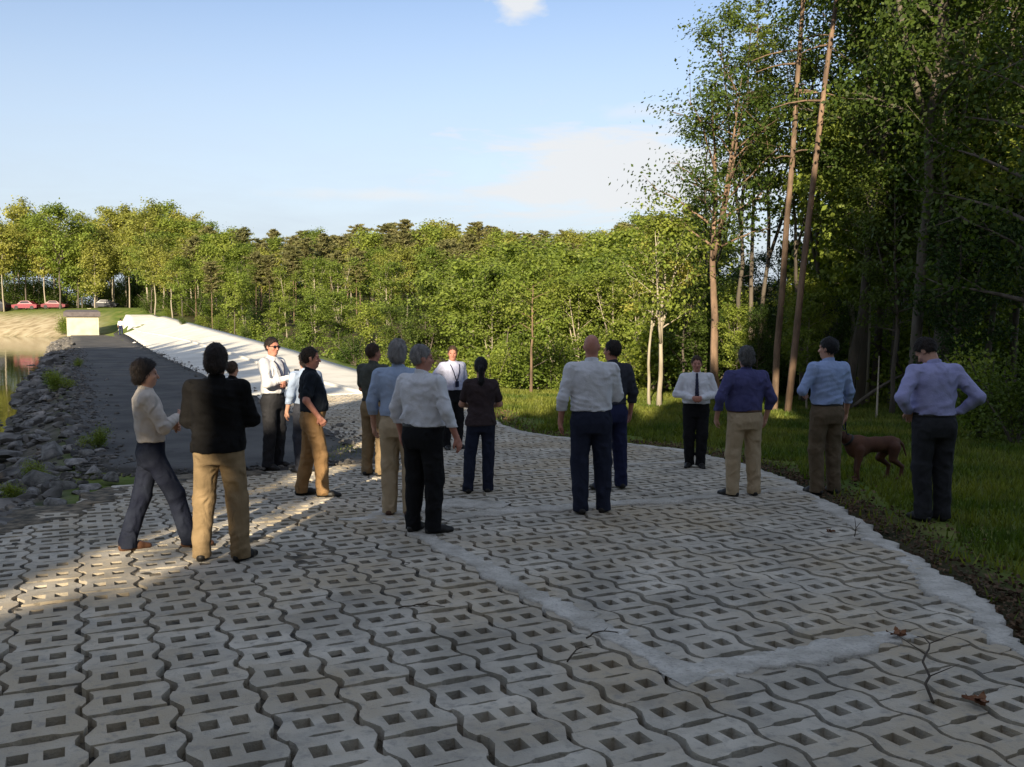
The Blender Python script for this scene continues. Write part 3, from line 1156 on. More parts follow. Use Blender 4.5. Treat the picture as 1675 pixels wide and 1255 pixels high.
def far_forest():
    r_ = random.Random(11)
    # 1. the wood behind the parking area, left
    k = 0
    for row, (d0, step, hh) in enumerate([(152, 30, 17.0), (164, 27, 18.5), (180, 34, 19.5)]):
        px = -60 + row * 9
        while px < 330:
            d = d0 + r_.uniform(-4, 5)
            p = at(px, d)
            H = hh * r_.uniform(0.82, 1.1) - p.z * 0.35
            key = ['fd0', 'fd1', 'fd2', 'fg0', 'fg1'][r_.randrange(5)]
            plant(key, p, H, label='yellow-green leafy tree with pale trunk in the wood behind the parked cars', group='trees behind the parked cars', r_=r_)
            px += step * r_.uniform(0.75, 1.25)
    for row, d0 in enumerate((190, 206)):
        px = -70
        while px < 300:
            p = at(px, d0 + r_.uniform(-4, 4))
            plant('bd%d' % r_.randrange(2), p, r_.uniform(6, 9), wid=0.9, label='dark understorey bush deep in the wood behind the parked cars', cat='bush', group='understorey behind the parked cars', r_=r_)
            px += 24
    for px in range(-50, 320, 26):
        p = at(px + r_.uniform(-6, 6), 160 + r_.uniform(-4, 8))
        plant('bd%d' % r_.randrange(2), p, r_.uniform(2.5, 5.5), wid=0.9, label='low bush between the trunks behind the parked cars', cat='bush', group='low bushes behind the parked cars', r_=r_)
    # 2. pines and mixed trees on the hillside in the centre
    for row, (d0, step) in enumerate([(92, 40), (108, 31), (124, 27), (142, 26), (162, 30)]):
        px = (300, 255, 250, 245, 250)[row]
        while px < 1130:
            d = d0 + r_.uniform(-5, 6)
            p = at(px, d)
            # wanted top line of the hill forest in the photograph
            ytop = np.interp(px, [240, 330, 430, 520, 700, 800, 880, 960, 1060, 1130], [362, 366, 384, 384, 368, 376, 386, 384, 362, 350])
            ztop = CAMZ + (520 - ytop) / FPX * d
            f = (0.62, 0.80, 0.93, 1.0, 1.0)[row]
            H = (ztop - p.z) * f * r_.uniform(0.88, 1.05)
            pp = 0.3 if px < 400 else (0.66 if px < 860 else 0.35)
            if row < 1 and 400 < px < 780:
                px += step
                continue
            if r_.random() < pp:
                plant('fp%d' % r_.randrange(3), p, H * 1.03, wid=1.05, label='olive-brown pine with bare reddish trunk on the far hillside', cat='tree', group='pines on the far hillside', r_=r_)
            else:
                plant(['fg0', 'fg1', 'fd0', 'fd2'][r_.randrange(4)], p, H, wid=1.1, label='light green leafy tree among the pines on the far hillside', group='leafy trees on the far hillside', r_=r_)
            px += step * r_.uniform(0.7, 1.3)
    for d0 in (118, 150):                                   # dark understorey between the trunks of the hillside
        px = 250
        while px < 1120:
            p = at(px, d0 + r_.uniform(-5, 5))
            plant('bd%d' % r_.randrange(2), p, r_.uniform(2.2, 5.0), wid=0.9, label='low green bush between the trunks on the far hillside', cat='bush', group='understorey on the far hillside', r_=r_)
            px += r_.uniform(22, 44)
    for d0 in (178, 196):
        px = 235
        while px < 900:
            p = at(px, d0 + r_.uniform(-5, 5))
            plant('bd%d' % r_.randrange(2), p, r_.uniform(5.0, 7.5), wid=1.0, label='dark shrub closing the gaps behind the far hillside trees', cat='bush', group='shrubs behind the far hillside trees', r_=r_)
            px += r_.uniform(24, 34)
    # 3. bright undergrowth along the downstream side of the dam
    for d0, px0, px1, step in [(112, 232, 330, 26), (96, 262, 420, 30), (80, 330, 520, 38), (66, 400, 640, 44), (54, 470, 760, 44), (44, 580, 840, 44)]:
        px = px0
        while px < px1:
            d = d0 + r_.uniform(-4, 4)
            p = at(px, d)
            u, v = uv(p.x, p.y)
            if v > 10.8:
                H = r_.uniform(1.8, 3.8) * (0.8 if v < 14 else 1.1)
                if v < 13:
                    H = r_.uniform(1.0, 1.6)
                key = 'bu%d' % r_.randrange(3) if r_.random() < 0.75 else 'bd%d' % r_.randrange(2)
                plant(key, p, H, label='bright green bush in the undergrowth below the far side of the white spillway', cat='bush', group='bushes below the spillway', r_=r_)
            px += step * r_.uniform(0.7, 1.3)
    # 4. young leafy trees in the middle distance, centre
    for px, d, ytop, key in [(455, 84, 495, 'md0'), (510, 74, 485, 'md1'), (560, 80, 480, 'md2'), (612, 70, 500, 'md0'), (655, 62, 500, 'mk0'), (700, 58, 465, 'mk1'), (742, 60, 425, 'md1'), (772, 50, 432, 'md0'), (815, 46, 440, 'md2'),
                             (800, 66, 405, 'md1'), (850, 58, 402, 'md0'), (880, 48, 420, 'md2'), (905, 64, 398, 'md1'), (935, 52, 410, 'md0'), (960, 44, 430, 'md1'), (990, 60, 392, 'md2'), (1015, 46, 415, 'md0'), (1042, 56, 388, 'md1'), (1075, 50, 380, 'md2'), (1105, 44, 372, 'mk0'), (1135, 52, 360, 'md1')]:
        p = at(px, d)
        ztop = CAMZ + (520 - ytop) / FPX * d
        plant(key, p, ztop - p.z, wid=1.25, label='young bright green tree with thin pale trunk at the sunlit edge of the wood', group='young trees at the sunlit wood edge', r_=r_)
    for i, (px, d, ytop) in enumerate([(945, 42, 450), (968, 45, 430), (1000, 41, 440), (1020, 46, 415), (1046, 40, 430), (1094, 42, 395), (806, 44, 470), (788, 52, 440), (632, 76, 425), (556, 84, 425), (516, 88, 420), (470, 92, 440), (350, 105, 430), (400, 100, 430), (905, 44, 455)]):
        p = at(px, d)
        ztop = CAMZ + (520 - ytop) / FPX * d
        plant('pp%d' % (i % 2), p, ztop - p.z, wid=1.2, label='airy tree with clean pale forked trunk standing out at the sunlit wood edge', group='pale-trunked trees at the sunlit wood edge', r_=r_)
    for px, d, ytop, key in [(806, 33, 560, 'bu0'), (838, 35, 530, 'bu1'), (868, 37, 560, 'bu2'), (900, 36, 540, 'bu0'), (928, 34, 580, 'bu1'), (1020, 31, 590, 'bu2'), (1008, 38, 545, 'bu0'), (1040, 36, 560, 'bd0'), (1105, 33, 560, 'bd1'), (1060, 40, 520, 'bd0'), (975, 40, 530, 'bd1')]:
        p = at(px, d)
        ztop = CAMZ + (520 - ytop) / FPX * d
        plant(key, p, ztop - p.z, wid=0.9, label='low leafy bush at the foot of the sunlit young trees', cat='bush', group='bushes at the sunlit wood edge', r_=r_)


far_forest()


def lone(name, meshes, mt, ml, px, d, rz, label):
    r = empty(name, at(px, d), rz)
    obj('trunk', meshes[0], mt, r)
    obj('crown', meshes[1], ml, r)
    return tag(r, label, 'tree')


def right_forest():
    r_ = random.Random(23)
    # single trees one can pick out in the photograph
    lone('deciduous_tree', deciduous(101, 10.1, 0.44, 2.6, 7000, 0.115, 0.14, nl=28, fork=2, clump=0.36, lean=-0.5, up=(30, 65)), MT_PINE, ML_MID, 1176, 27, 0.0,
         'tall open-crowned forked tree against the sky, leftmost of the tall trees')
    lone('larch_tree', pine(102, 13.4, 0.42, 0.85, 6000, 0.11, 0.09, nl=60, lean=0.1, dead=6, droop=0.3), MT_GREY, ML_FRESH, 1224, 30, 0.3,
         'slim feathery tree with a narrow crown just right of the open forked tree')
    lone('pine_tree', pine(103, 22, 0.80, 2.6, 1600, 0.22, 0.095, nl=26, lean=1.25, dead=12), MT_PINE, ML_PINE, 1266, 23.5, 0.0,
         'tall bare orange-barked pine leaning slightly right, the left of two')
    lone('pine_tree', pine(104, 22, 0.78, 2.6, 1600, 0.22, 0.095, nl=26, lean=2.1, dead=12), MT_PINE, ML_PINE, 1288, 22.6, 0.0,
         'tall bare orange-barked pine leaning right, lit orange at its foot')
    lone('deciduous_tree', deciduous(105, 15, 0.3, 2.6, 16000, 0.115, 0.14, nl=34, fork=1, clump=0.34, lean=0.9), MT_GREY, ML_MID, 1384, 24, 0.0,
         'dense green tree with a dark leaning trunk behind the man with the dog')
    lone('deciduous_tree', deciduous(106, 15.5, 0.40, 2.8, 16000, 0.115, 0.13, nl=34, fork=1, clump=0.34, lean=0.5), MT_GREY, ML_MID, 1492, 20, 0.0,
         'tall tree with a straight grey trunk behind the man with hands on hips')
    lone('deciduous_tree', deciduous(107, 13, 0.45, 2.4, 12000, 0.11, 0.11, nl=30, fork=1, clump=0.34, lean=-0.2), MT_GREY, ML_MID, 1520, 21.5, 1.0,
         'darker trunk close beside the straight grey trunk, partly hidden')
    lone('pine_tree', pine(108, 20, 0.7, 2.4, 2200, 0.22, 0.2, nl=30, lean=0.4, dead=14), MT_PINE, ML_PINE, 1580, 27, 0.0,
         'thick pinkish pine trunk showing high in the upper right between the crowns')
    lone('deciduous_tree', deciduous(109, 11, 0.2, 3.0, 16000, 0.11, 0.13, nl=34, fork=2, clump=0.36), MT_GREY, ML_MID, 1700, 17, 0.0,
         'dark leafy tree at the right edge of the picture')
    lone('deciduous_tree', deciduous(110, 5.3, 0.42, 1.5, 4500, 0.10, 0.075, nl=18, fork=2, clump=0.4, lean=0.0, up=(45, 75)), MT_PALE, ML_FRESH, 1079, 24.5, 0.4,
         'small pale-trunked tree splitting into upright stems at the meadow edge')
    lone('birch_tree', deciduous(111, 5.0, 0.5, 1.0, 2600, 0.10, 0.05, nl=14, fork=1, clump=0.4), MT_PALE, ML_YEL, 1063, 25.2, 0.4,
         'thin pale sapling close to the left of the splitting pale tree')
    lone('birch_tree', deciduous(112, 4.6, 0.42, 1.3, 4200, 0.105, 0.055, nl=16, fork=0, clump=0.4), MT_PINE, ML_FRESH, 868, 30, 0.4,
         'slender brown-trunked young tree above the sunlit grass')
    for i, (px, d, tx, H) in enumerate([(1202, 29, 0.2, 13), (1243, 31, 0.3, 14), (1318, 27, 0.6, 11), (1352, 29, 0.8, 12), (1408, 25, 0.7, 18), (1432, 30, 0.9, 20), (1462, 26, 0.3, 18), (1545, 24, 0.4, 19), (1556, 29, 0.5, 20), (1612, 25, 0.5, 18), (1640, 28, 0.6, 20), (1145, 33, -0.2, 11)]):
        p = at(px, d)
        t_ = 'tp%d' % (i % 2)
        plant(t_, p, H, rz=i * 1.3, tilt=(0, tx / H * 1.2), label='slender tall tree with a thin bare grey-brown trunk in the wood on the right', group='thin-trunked trees in the wood on the right', r_=r_)
    # middle storey and fill
    fills = [(1118, 29, 400), (1150, 31, 430), (1195, 33, 460), (1205, 27, 500), (1240, 26, 500), (1310, 28, 440), (1322, 24, 480), (1356, 30, 400), (1395, 30, 190), (1420, 26, 140), (1440, 32, 130),
             (1462, 22, 260), (1480, 35, 90), (1540, 30, 110), (1545, 25, 120), (1565, 19, 330), (1612, 22, 90), (1630, 31, 190), (1660, 24, 30), (1690, 20, 160), (1720, 27, -60), (1750, 22, 40), (1410, 38, 220), (1510, 40, 120), (1590, 38, 150), (1680, 36, -90), (1330, 42, 430), (1270, 44, 400), (1215, 45, 440), (1365, 44, 160), (1450, 46, 30)]
    for i, (px, d, ytop) in enumerate(fills):
        p = at(px, d)
        ztop = CAMZ + (520 - ytop) / FPX * d
        if ytop < 0:
            ztop += 1.0
        key = ['mk0', 'md1', 'mk1', 'bk1', 'md2'][(i * 3 + i // 4) % 5]
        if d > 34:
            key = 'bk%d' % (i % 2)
        plant(key, p, ztop - p.z, wid=1.0, label='leafy green tree inside the dense dark wood on the right', group='trees in the wood on the right', r_=r_)
    for i in range(34):
        px = 1090 + i * 19.5 + r_.uniform(-10, 10)
        d = r_.uniform(25, 40)
        if px > 1330:
            d = r_.uniform(23.5, 38)
        p = at(px, d)
        plant('bd%d' % r_.randrange(2) if r_.random() < 0.7 else 'bu%d' % r_.randrange(3), p, r_.uniform(1.6, 4.4), wid=0.9, label='shaded undergrowth bush at the foot of the wood on the right', cat='bush', group='undergrowth bushes in the wood on the right', r_=r_)
    for i in range(40):
        px = 1120 + i * 16 + r_.uniform(-8, 8)
        d = r_.uniform(45, 75)
        p = at(px, d)
        ytop = np.interp(px, [1100, 1250, 1320, 1400, 1700], [450, 450, 440, 340, 250]) + r_.uniform(-30, 60)
        ztop = CAMZ + (520 - ytop) / FPX * d
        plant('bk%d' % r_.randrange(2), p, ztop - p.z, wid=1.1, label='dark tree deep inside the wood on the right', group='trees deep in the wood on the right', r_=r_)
    # the low lit shrub and the fallen trunk
    plant('bu0', at(1615, 16.5) , 1.9, wid=0.8, label='light green shrub catching light behind the man with hands on hips', cat='bush', r_=r_)
    plant('bd1', at(1668, 15.5), 1.8, wid=0.8, label='green shrub at the right picture edge beside the grass', cat='bush', r_=r_)
    p = at(1400, 23.0)
    q = at(1475, 22.2)
    mb = MB()
    a, b_ = np.array([p.x, p.y, p.z + 0.18]), np.array([q.x + 0.1, q.y, q.z + 1.05])
    t = np.linspace(0, 1, 8)[:, None]
    mb.tube(a + (b_ - a) * t + np.array([0, 0, 0.07]) * np.sin(t * 3.1), np.linspace(0.055, 0.03, 8), 8)
    lg = obj('fallen_log', mb.mesh('fallen_log', True), MT_GREY)
    tag(lg, 'fallen trunk leaning across the undergrowth beyond the dog', 'log')
    s = at(1437, 21.0)
    mb = MB()
    t = np.linspace(0, 1, 6)[:, None]
    mb.tube(np.array([s.x, s.y, s.z - 0.1]) + t * np.array([0.02, 0, 1.6]), np.linspace(0.026, 0.012, 6), 6)
    tag(obj('dead_sapling', mb.mesh('dead_sapling', True), MT_PALE), 'thin pale dead sapling standing upright beyond the dog', 'sapling')


right_forest()


# the unseen wood behind the viewer, a leaf mass shaped to shade the paving
def viewer_wood():
    r_ = np.random.default_rng(77)
    tanel, caz = math.tan(R(SUN_EL)), math.tan(R(SUN_AZ - 180))
    n = 380000
    x = r_.uniform(-62, 30, n)
    y = r_.uniform(-21, -13, n)
    z = r_.uniform(0.2, 34, n)
    x[:70000] = r_.uniform(-6, 16, 70000)
    z[:70000] = r_.uniform(4.0, 14.5, 70000)
    z = z + terrain(x, y)
    w = x - caz * y
    dl = (z + 0.35) / tanel * math.cos(R(SUN_AZ - 180))
    yl = y + dl
    wl = w
    B = np.interp(w, [-60, -36, -30, -23, -13.4, -7.6, -4.7, -0.2, 1.5, 4, 10, 25], [64, 62, 56, 48, 29, 21, 19.5, 21.3, 28, 36, 37, 40])
    edge = 2.2 * np.sin(w * 2.3) + 1.6 * np.sin(w * 5.7 + 1)
    lit = yl > B + edge
    for w0, w1, y0, y1 in [(-4.62, -4.38, 3.0, 10.0), (-3.95, -3.76, 7.0, 13.0), (-2.75, -2.1, 11.0, 12.6), (-5.0, -4.72, 11.0, 12.9), (-5.75, -5.0, 14.2, 17.2), (2.45, 3.15, 20.5, 25.0), (2.0, 9.0, 20.0, 20.1), (3.6, 6.0, 18.7, 18.75)]:  # gaps cut in the leaves so sun reaches chosen ground and figures
        lit |= (w > w0 - 0.14) & (w < w1 + 0.14) & (yl > y0 - 0.4) & (yl < y1 + 0.4) & (r_.random(n) < (0.62 if abs(w0 + 2.75) < 0.01 else 1.0))
    # many small gaps cut between the leaves to dapple the left
    h = np.sin(w * 7.1 + yl * 0.9) * np.sin(w * 3.3 - yl * 1.7 + 1.2) + 0.5 * np.sin(w * 13 + 0.4) * np.sin(yl * 2.1)
    gap = (h > 0.95) & (w < -0.5) & (w > -7) & (yl > 4)
    # leaves thinned out to let broken light onto the left half of the paving
    thin = (w > -5.6) & (w < -1.0) & (yl > 5.2) & (yl < 9.8) & (r_.random(n) < 0.22 + 0.2 * np.sin(w * 1.9 + yl * 0.3))
    thin |= (w > -7.5) & (w < -2.2) & (yl > 9.8) & (yl < 14.0) & (r_.random(n) < 0.12 + 0.2 * np.sin(w * 2.3 + yl * 0.5))
    keep = ~(lit | gap | thin)
    C = np.stack([x, y, z], 1)[keep]
    V, F = leaf_quads(C, 0.58, r_, flat=0.8, aspect=0.75)
    me = mesh_np('woodland', V, F)
    tag(obj('woodland', me, ML_FRESH), 'unseen woodland behind the viewer, leaf mass shaped to shade the paving', 'woodland', kind='stuff')


viewer_wood()


# ------------------------------------------------------------------ grass blades
def build_grass():
    r_ = np.random.default_rng(5)
    n = 320000
    d = 2.5 + 33.5 * r_.random(n) ** 0.85
    x = -3.0 + r_.uniform(0.0, 1.0, n) * (0.62 * d + 8.5)
    y = d
    u, v = uv(x, y)
    # keep what is off the paving
    inside = np.zeros(n, bool)
    for a in range(len(PAVE)):
        u1, v1 = PAVE[a]
        u2, v2 = PAVE[a - 1]
        if v1 == v2:
            continue
        inside ^= ((v1 > v) != (v2 > v)) & (u < (u2 - u1) * (v - v1) / (v2 - v1) + u1)
    dist = np.full(n, 9.0)
    E = np.array(RIGHT_EDGE)
    for a, b_ in zip(E[:-1], E[1:]):
        ab = b_ - a
        t = np.clip(((u - a[0]) * ab[0] + (v - a[1]) * ab[1]) / (ab @ ab), 0, 1)
        dist = np.minimum(dist, np.hypot(u - a[0] - t * ab[0], v - a[1] - t * ab[1]))
    patch = np.sin(x * 1.9 + 1) * np.sin(y * 1.4) + 0.6 * np.sin(x * 4.3 - y * 2.7)
    keep = ~inside & (dist > 0.12) & (y < 35) & (v > 2)
    keep &= ~((dist < 0.75 + 0.3 * patch) & (r_.random(n) < 0.9))
    keep &= ~((patch > 0.9) & (r_.random(n) < 0.5))
    x, y, d = x[keep], y[keep], d[keep]
    z = terrain(x, y)
    n = len(x)
    h = r_.uniform(0.035, 0.10, n) * (1 + 0.02 * d)
    wd = 0.006 + 0.0011 * d
    az = r_.uniform(0, 6.28, n)
    lean = r_.uniform(0.1, 0.8, n) * h
    la = r_.uniform(0, 6.28, n)
    b0 = np.stack([x - np.cos(az) * wd, y - np.sin(az) * wd, z - 0.01], 1)
    b1 = np.stack([x + np.cos(az) * wd, y + np.sin(az) * wd, z - 0.01], 1)
    tp = np.stack([x + np.cos(la) * lean, y + np.sin(la) * lean, z + h], 1)
    V = np.stack([b0, b1, tp], 1).reshape(-1, 3)
    me = mesh_np('grass', V, np.arange(3 * n).reshape(n, 3))
    gm = leafmat('grass_blade', (0.07, 0.11, 0.016), (0.20, 0.21, 0.04), objrand=0, trans=0.4, island=0.35)
    tag(obj('grass', me, gm), 'short mown grass beside the block paving and up to the wood', 'grass', kind='stuff')
    # leaf litter along the paving edge
    n = 11000
    k = r_.integers(0, len(E) - 1, n)
    t = r_.random(n)[:, None]
    p = E[k] * (1 - t) + E[k + 1] * t
    off = np.abs(r_.normal(0, 0.4, n)) + 0.02
    U, V_ = p[:, 0] - 0.2 * off, p[:, 1] + off
    X, Y = xy(U, V_)
    C = np.stack([X, Y, terrain(X, Y) + 0.02], 1)
    V, F = leaf_quads(C, 0.042, r_, flat=0.25, aspect=0.6)
    lm = mat('dead_leaf', (0.06, 0.035, 0.02), (0.13, 0.08, 0.045), scale=3, rough=0.9, island=0.4)
    tag(obj('leaf_litter', mesh_np('leaf_litter', V, F), lm), 'brown fallen leaves and bare soil along the paving edge', 'leaves', kind='stuff')


build_grass()
# ------------------------------------------------------------------ figures: smooth solids grown from tapered limbs
class Vol:
    def __init__(s, lo, hi, h):
        s.lo = np.array(lo, float)
        s.h = h
        s.n = np.ceil((np.array(hi) - s.lo) / h).astype(int) + 1
        s.ax = [s.lo[k] + h * np.arange(s.n[k]) for k in range(3)]
        s.d = np.full(tuple(s.n), 0.5, np.float32)

    def _sub(s, lo, hi):
        i0 = np.clip(np.floor((np.array(lo) - s.lo) / s.h).astype(int), 0, s.n - 1)
        i1 = np.clip(np.ceil((np.array(hi) - s.lo) / s.h).astype(int) + 1, 1, s.n)
        sl = tuple(slice(a, b) for a, b in zip(i0, i1))
        X = s.ax[0][sl[0]][:, None, None]
        Y = s.ax[1][sl[1]][None, :, None]
        Z = s.ax[2][sl[2]][None, None, :]
        return sl, X, Y, Z

    def _put(s, sl, d, k, cut=False):
        o = s.d[sl]
        if cut:
            s.d[sl] = np.maximum(o, -d)
            return
        if k <= 0:
            s.d[sl] = np.minimum(o, d)
            return
        hh = np.clip(0.5 + 0.5 * (o - d) / k, 0, 1)
        s.d[sl] = o * (1 - hh) + d * hh - k * hh * (1 - hh)

    def cone(s, a, b, ra, rb, k=0.02):
        a, b = np.array(a, float), np.array(b, float)
        pad = max(ra, rb) + k + 3 * s.h
        sl, X, Y, Z = s._sub(np.minimum(a, b) - pad, np.maximum(a, b) + pad)
        ba = b - a
        L2 = ba @ ba + 1e-9
        t = np.clip(((X - a[0]) * ba[0] + (Y - a[1]) * ba[1] + (Z - a[2]) * ba[2]) / L2, 0, 1)
        d = np.sqrt((X - a[0] - t * ba[0]) ** 2 + (Y - a[1] - t * ba[1]) ** 2 + (Z - a[2] - t * ba[2]) ** 2) - (ra + t * (rb - ra))
        s._put(sl, d, k)

    def ell(s, c, r, M=None, k=0.02, cut=False):
        c, r = np.array(c, float), np.array(r, float)
        pad = max(r) + k + 3 * s.h
        sl, X, Y, Z = s._sub(c - pad, c + pad)
        X, Y, Z = X - c[0], Y - c[1], Z - c[2]
        if M is not None:
            m = np.array(M)
            X, Y, Z = (m[0, 0] * X + m[1, 0] * Y + m[2, 0] * Z, m[0, 1] * X + m[1, 1] * Y + m[2, 1] * Z, m[0, 2] * X + m[1, 2] * Y + m[2, 2] * Z)
        q = np.sqrt((X / r[0]) ** 2 + (Y / r[1]) ** 2 + (Z / r[2]) ** 2)
        d = (q - 1) * min(r) * (0.6 + 0.4 * np.minimum(q, 1.5))
        s._put(sl, d, k, cut)

    def loft(s, tab, sh, k=0.03, grow=0.0, z0=None, z1=None, p=2.3):
        tab = np.array(tab)
        zs = tab[:, 0]
        z0 = zs[0] if z0 is None else z0
        z1 = zs[-1] if z1 is None else z1
        pad = tab[:, 1].max() + 0.12
        sl, X, Y, Z = s._sub((-pad - 0.15, -pad - 0.15, z0 - 0.06), (pad + 0.15, pad + 0.15, z1 + 0.06))
        z = s.ax[2][sl[2]]
        a = np.interp(z, zs, tab[:, 1])[None, None] + grow
        b = np.interp(z, zs, tab[:, 2])[None, None] + grow
        c = np.interp(z, zs, tab[:, 3])[None, None]
        sx, sy = sh(z)
        q = (np.abs((X - sx[None, None]) / a) ** p + np.abs((Y - c - sy[None, None]) / b) ** p) ** (1 / p)
        d = (q - 1) * b
        d = np.maximum(d, np.maximum(z0 - Z, Z - z1))
        s._put(sl, d, k)

    def zcut(s, z0=None, z1=None):
        Z = s.ax[2][None, None, :]
        if z0 is not None:
            s.d = np.maximum(s.d, z0 - Z)
        if z1 is not None:
            s.d = np.maximum(s.d, Z - z1)

    def half(s, p, n):
        """remove the side towards n"""
        p, n = np.array(p, float), np.array(n, float)
        n /= np.linalg.norm(n)
        X, Y, Z = s.ax[0][:, None, None], s.ax[1][None, :, None], s.ax[2][None, None, :]
        s.d = np.maximum(s.d, ((X - p[0]) * n[0] + (Y - p[1]) * n[1] + (Z - p[2]) * n[2]).astype(np.float32))

    def folds(s, amp, seed, f=(28, 28, 55), weight=None):
        r_ = np.random.default_rng(seed)
        X, Y, Z = s.ax[0][:, None, None], s.ax[1][None, :, None], s.ax[2][None, None, :]
        w = 0
        for i in range(5):
            k = r_.normal(0, 1, 3) * np.array(f) * (0.5 + 0.28 * i)
            w = w + (2 * np.abs(np.sin(0.5 * (k[0] * X + k[1] * Y + k[2] * Z) + r_.uniform(0, 6.28) + 0.9 * np.sin(8 * Z + 9 * X + 6 * Y + r_.uniform(0, 6)))) - 1) * (0.55 + 0.45 * np.sin(11 * Z + 8 * X * (1 if i % 2 else -1) + r_.uniform(0, 6))) / (1 + 0.25 * i)
        w = w * amp / 1.8
        if weight is not None:
            w = w * weight(s.ax[2])[None, None, :]
        s.d = s.d + w.astype(np.float32)

    def mesh(s, name):
        d = s.d
        d[0], d[-1], d[:, 0], d[:, -1], d[:, :, 0], d[:, :, -1] = [0.5] * 6
        S = d < 0
        nx, ny, nz = d.shape
        off = [(i, j, k) for i in (0, 1) for j in (0, 1) for k in (0, 1)]
        cnt = sum(S[i:nx - 1 + i, j:ny - 1 + j, k:nz - 1 + k].astype(np.int8) for i, j, k in off)
        mixed = (cnt > 0) & (cnt < 8)
        cells = np.argwhere(mixed)
        idx = np.full(mixed.shape, -1, np.int32)
        idx[mixed] = np.arange(len(cells))
        pos = np.zeros((len(cells), 3))
        w = np.zeros(len(cells))
        for a in off:
            for k in range(3):
                if a[k] == 0:
                    b = list(a)
                    b[k] = 1
                    ca, cb_ = cells + np.array(a), cells + np.array(b)
                    va, vb = d[tuple(ca.T)], d[tuple(cb_.T)]
                    m = (va < 0) != (vb < 0)
                    t = np.where(m, va / (va - vb + 1e-12), 0)
                    p = np.array(a, float)[None] + t[:, None] * (np.array(b) - np.array(a))[None]
                    pos[m] += p[m]
                    w[m] += 1
        pos = (cells + pos / w[:, None]) * s.h + s.lo
        F = []
        for k in range(3):
            e1, e2 = (k + 1) % 3, (k + 2) % 3
            sl0 = [slice(1, -1)] * 3
            sl1 = [slice(1, -1)] * 3
            sl0[k], sl1[k] = slice(0, -1), slice(1, None)
            A, B = S[tuple(sl0)], S[tuple(sl1)]
            e = np.argwhere(A != B)
            if not len(e):
                continue
            flip = B[tuple(e.T)]
            base = e.copy()
            base[:, e1] += 1
            base[:, e2] += 1

            def cell(d1, d2):
                c = base.copy()
                c[:, e1] += d1
                c[:, e2] += d2
                return idx[tuple(c.T)]
            q = np.stack([cell(-1, -1), cell(0, -1), cell(0, 0), cell(-1, 0)], -1)
            q[flip] = q[flip][:, ::-1]
            F.append(q)
        me = mesh_np(name, pos, np.vstack(F))
        shade(me)
        return me


def cloth(name, c1, c2=None, rough=0.85, bump=0.25, scale=9, bscale=70):
    m = _cloth(name, c1, c2, rough, bump, scale, bscale)
    nt = m.node_tree
    N, L = nt.nodes, nt.links
    b0 = [n for n in N if n.type == 'BUMP'][0]
    co = N.new('ShaderNodeTexCoord').outputs['Object']
    mp = N.new('ShaderNodeMapping')
    mp.inputs['Scale'].default_value = (1, 1, 0.8)
    mp.inputs['Rotation'].default_value = (0.4, 0.3, 0.5)
    L.new(co, mp.inputs[0])
    nz = N.new('ShaderNodeTexNoise')
    nz.noise_type = 'RIDGED_MULTIFRACTAL'
    nz.inputs['Scale'].default_value = 6.5
    nz.inputs['Detail'].default_value = 3
    nz.inputs['Distortion'].default_value = 1.4
    L.new(mp.outputs[0], nz.inputs['Vector'])
    b1 = N.new('ShaderNodeBump')
    b1.inputs['Strength'].default_value = 0.9
    b1.inputs['Distance'].default_value = 0.04
    L.new(nz.outputs[0], b1.inputs['Height'])
    L.new(b1.outputs[0], b0.inputs['Normal'])
    return m


def _cloth(name, c1, c2=None, rough=0.85, bump=0.25, scale=9, bscale=70):
    return mat(name, c1, c2 or tuple(q * 0.8 for q in c1), scale=scale, rough=rough, bump=bump, bscale=bscale, sheen=0.0, spec=0.12, detail=6)


C_WHITE = cloth('cloth_white', (0.68, 0.68, 0.70), (0.60, 0.60, 0.62))
C_CREAM = cloth('cloth_cream', (0.62, 0.55, 0.48), (0.52, 0.46, 0.40))
C_LBLUE = cloth('cloth_light_blue', (0.32, 0.41, 0.62), (0.27, 0.35, 0.55))
C_LAV = cloth('cloth_lavender', (0.36, 0.36, 0.58), (0.30, 0.30, 0.50))
C_SKY = cloth('cloth_sky', (0.36, 0.44, 0.58), (0.30, 0.37, 0.5))
C_LILAC = cloth('cloth_lilac', (0.50, 0.52, 0.68), (0.43, 0.45, 0.6))
C_NAVY = cloth('cloth_navy_violet', (0.085, 0.085, 0.20), (0.06, 0.06, 0.15))
C_BLACK = cloth('cloth_black', (0.006, 0.0055, 0.0055), (0.009, 0.0085, 0.0085))
C_POLO = cloth('cloth_black_blue', (0.012, 0.016, 0.022), (0.02, 0.024, 0.03))
C_OLIVE = cloth('cloth_olive', (0.085, 0.09, 0.075), (0.06, 0.065, 0.055))
C_BROWN = cloth('cloth_brown', (0.052, 0.037, 0.038), (0.038, 0.027, 0.028))
C_SLATE = cloth('cloth_slate', (0.045, 0.048, 0.06), (0.03, 0.032, 0.042))
C_KHAKI = cloth('cloth_khaki', (0.27, 0.19, 0.105), (0.21, 0.148, 0.08))
C_KHAKI2 = cloth('cloth_khaki_pale', (0.44, 0.34, 0.22), (0.37, 0.28, 0.17))
C_TAN = cloth('cloth_tan', (0.31, 0.185, 0.085), (0.24, 0.14, 0.06))
C_BRKH = cloth('cloth_brown_khaki', (0.15, 0.11, 0.07), (0.10, 0.075, 0.045))
C_JEANS = cloth('cloth_jeans', (0.008, 0.010, 0.021), (0.018, 0.022, 0.036), scale=6)
C_NAVYP = cloth('cloth_navy', (0.016, 0.019, 0.034), (0.022, 0.026, 0.045))
C_NAVYB = cloth('cloth_navy_bright', (0.018, 0.021, 0.055), (0.025, 0.03, 0.075))
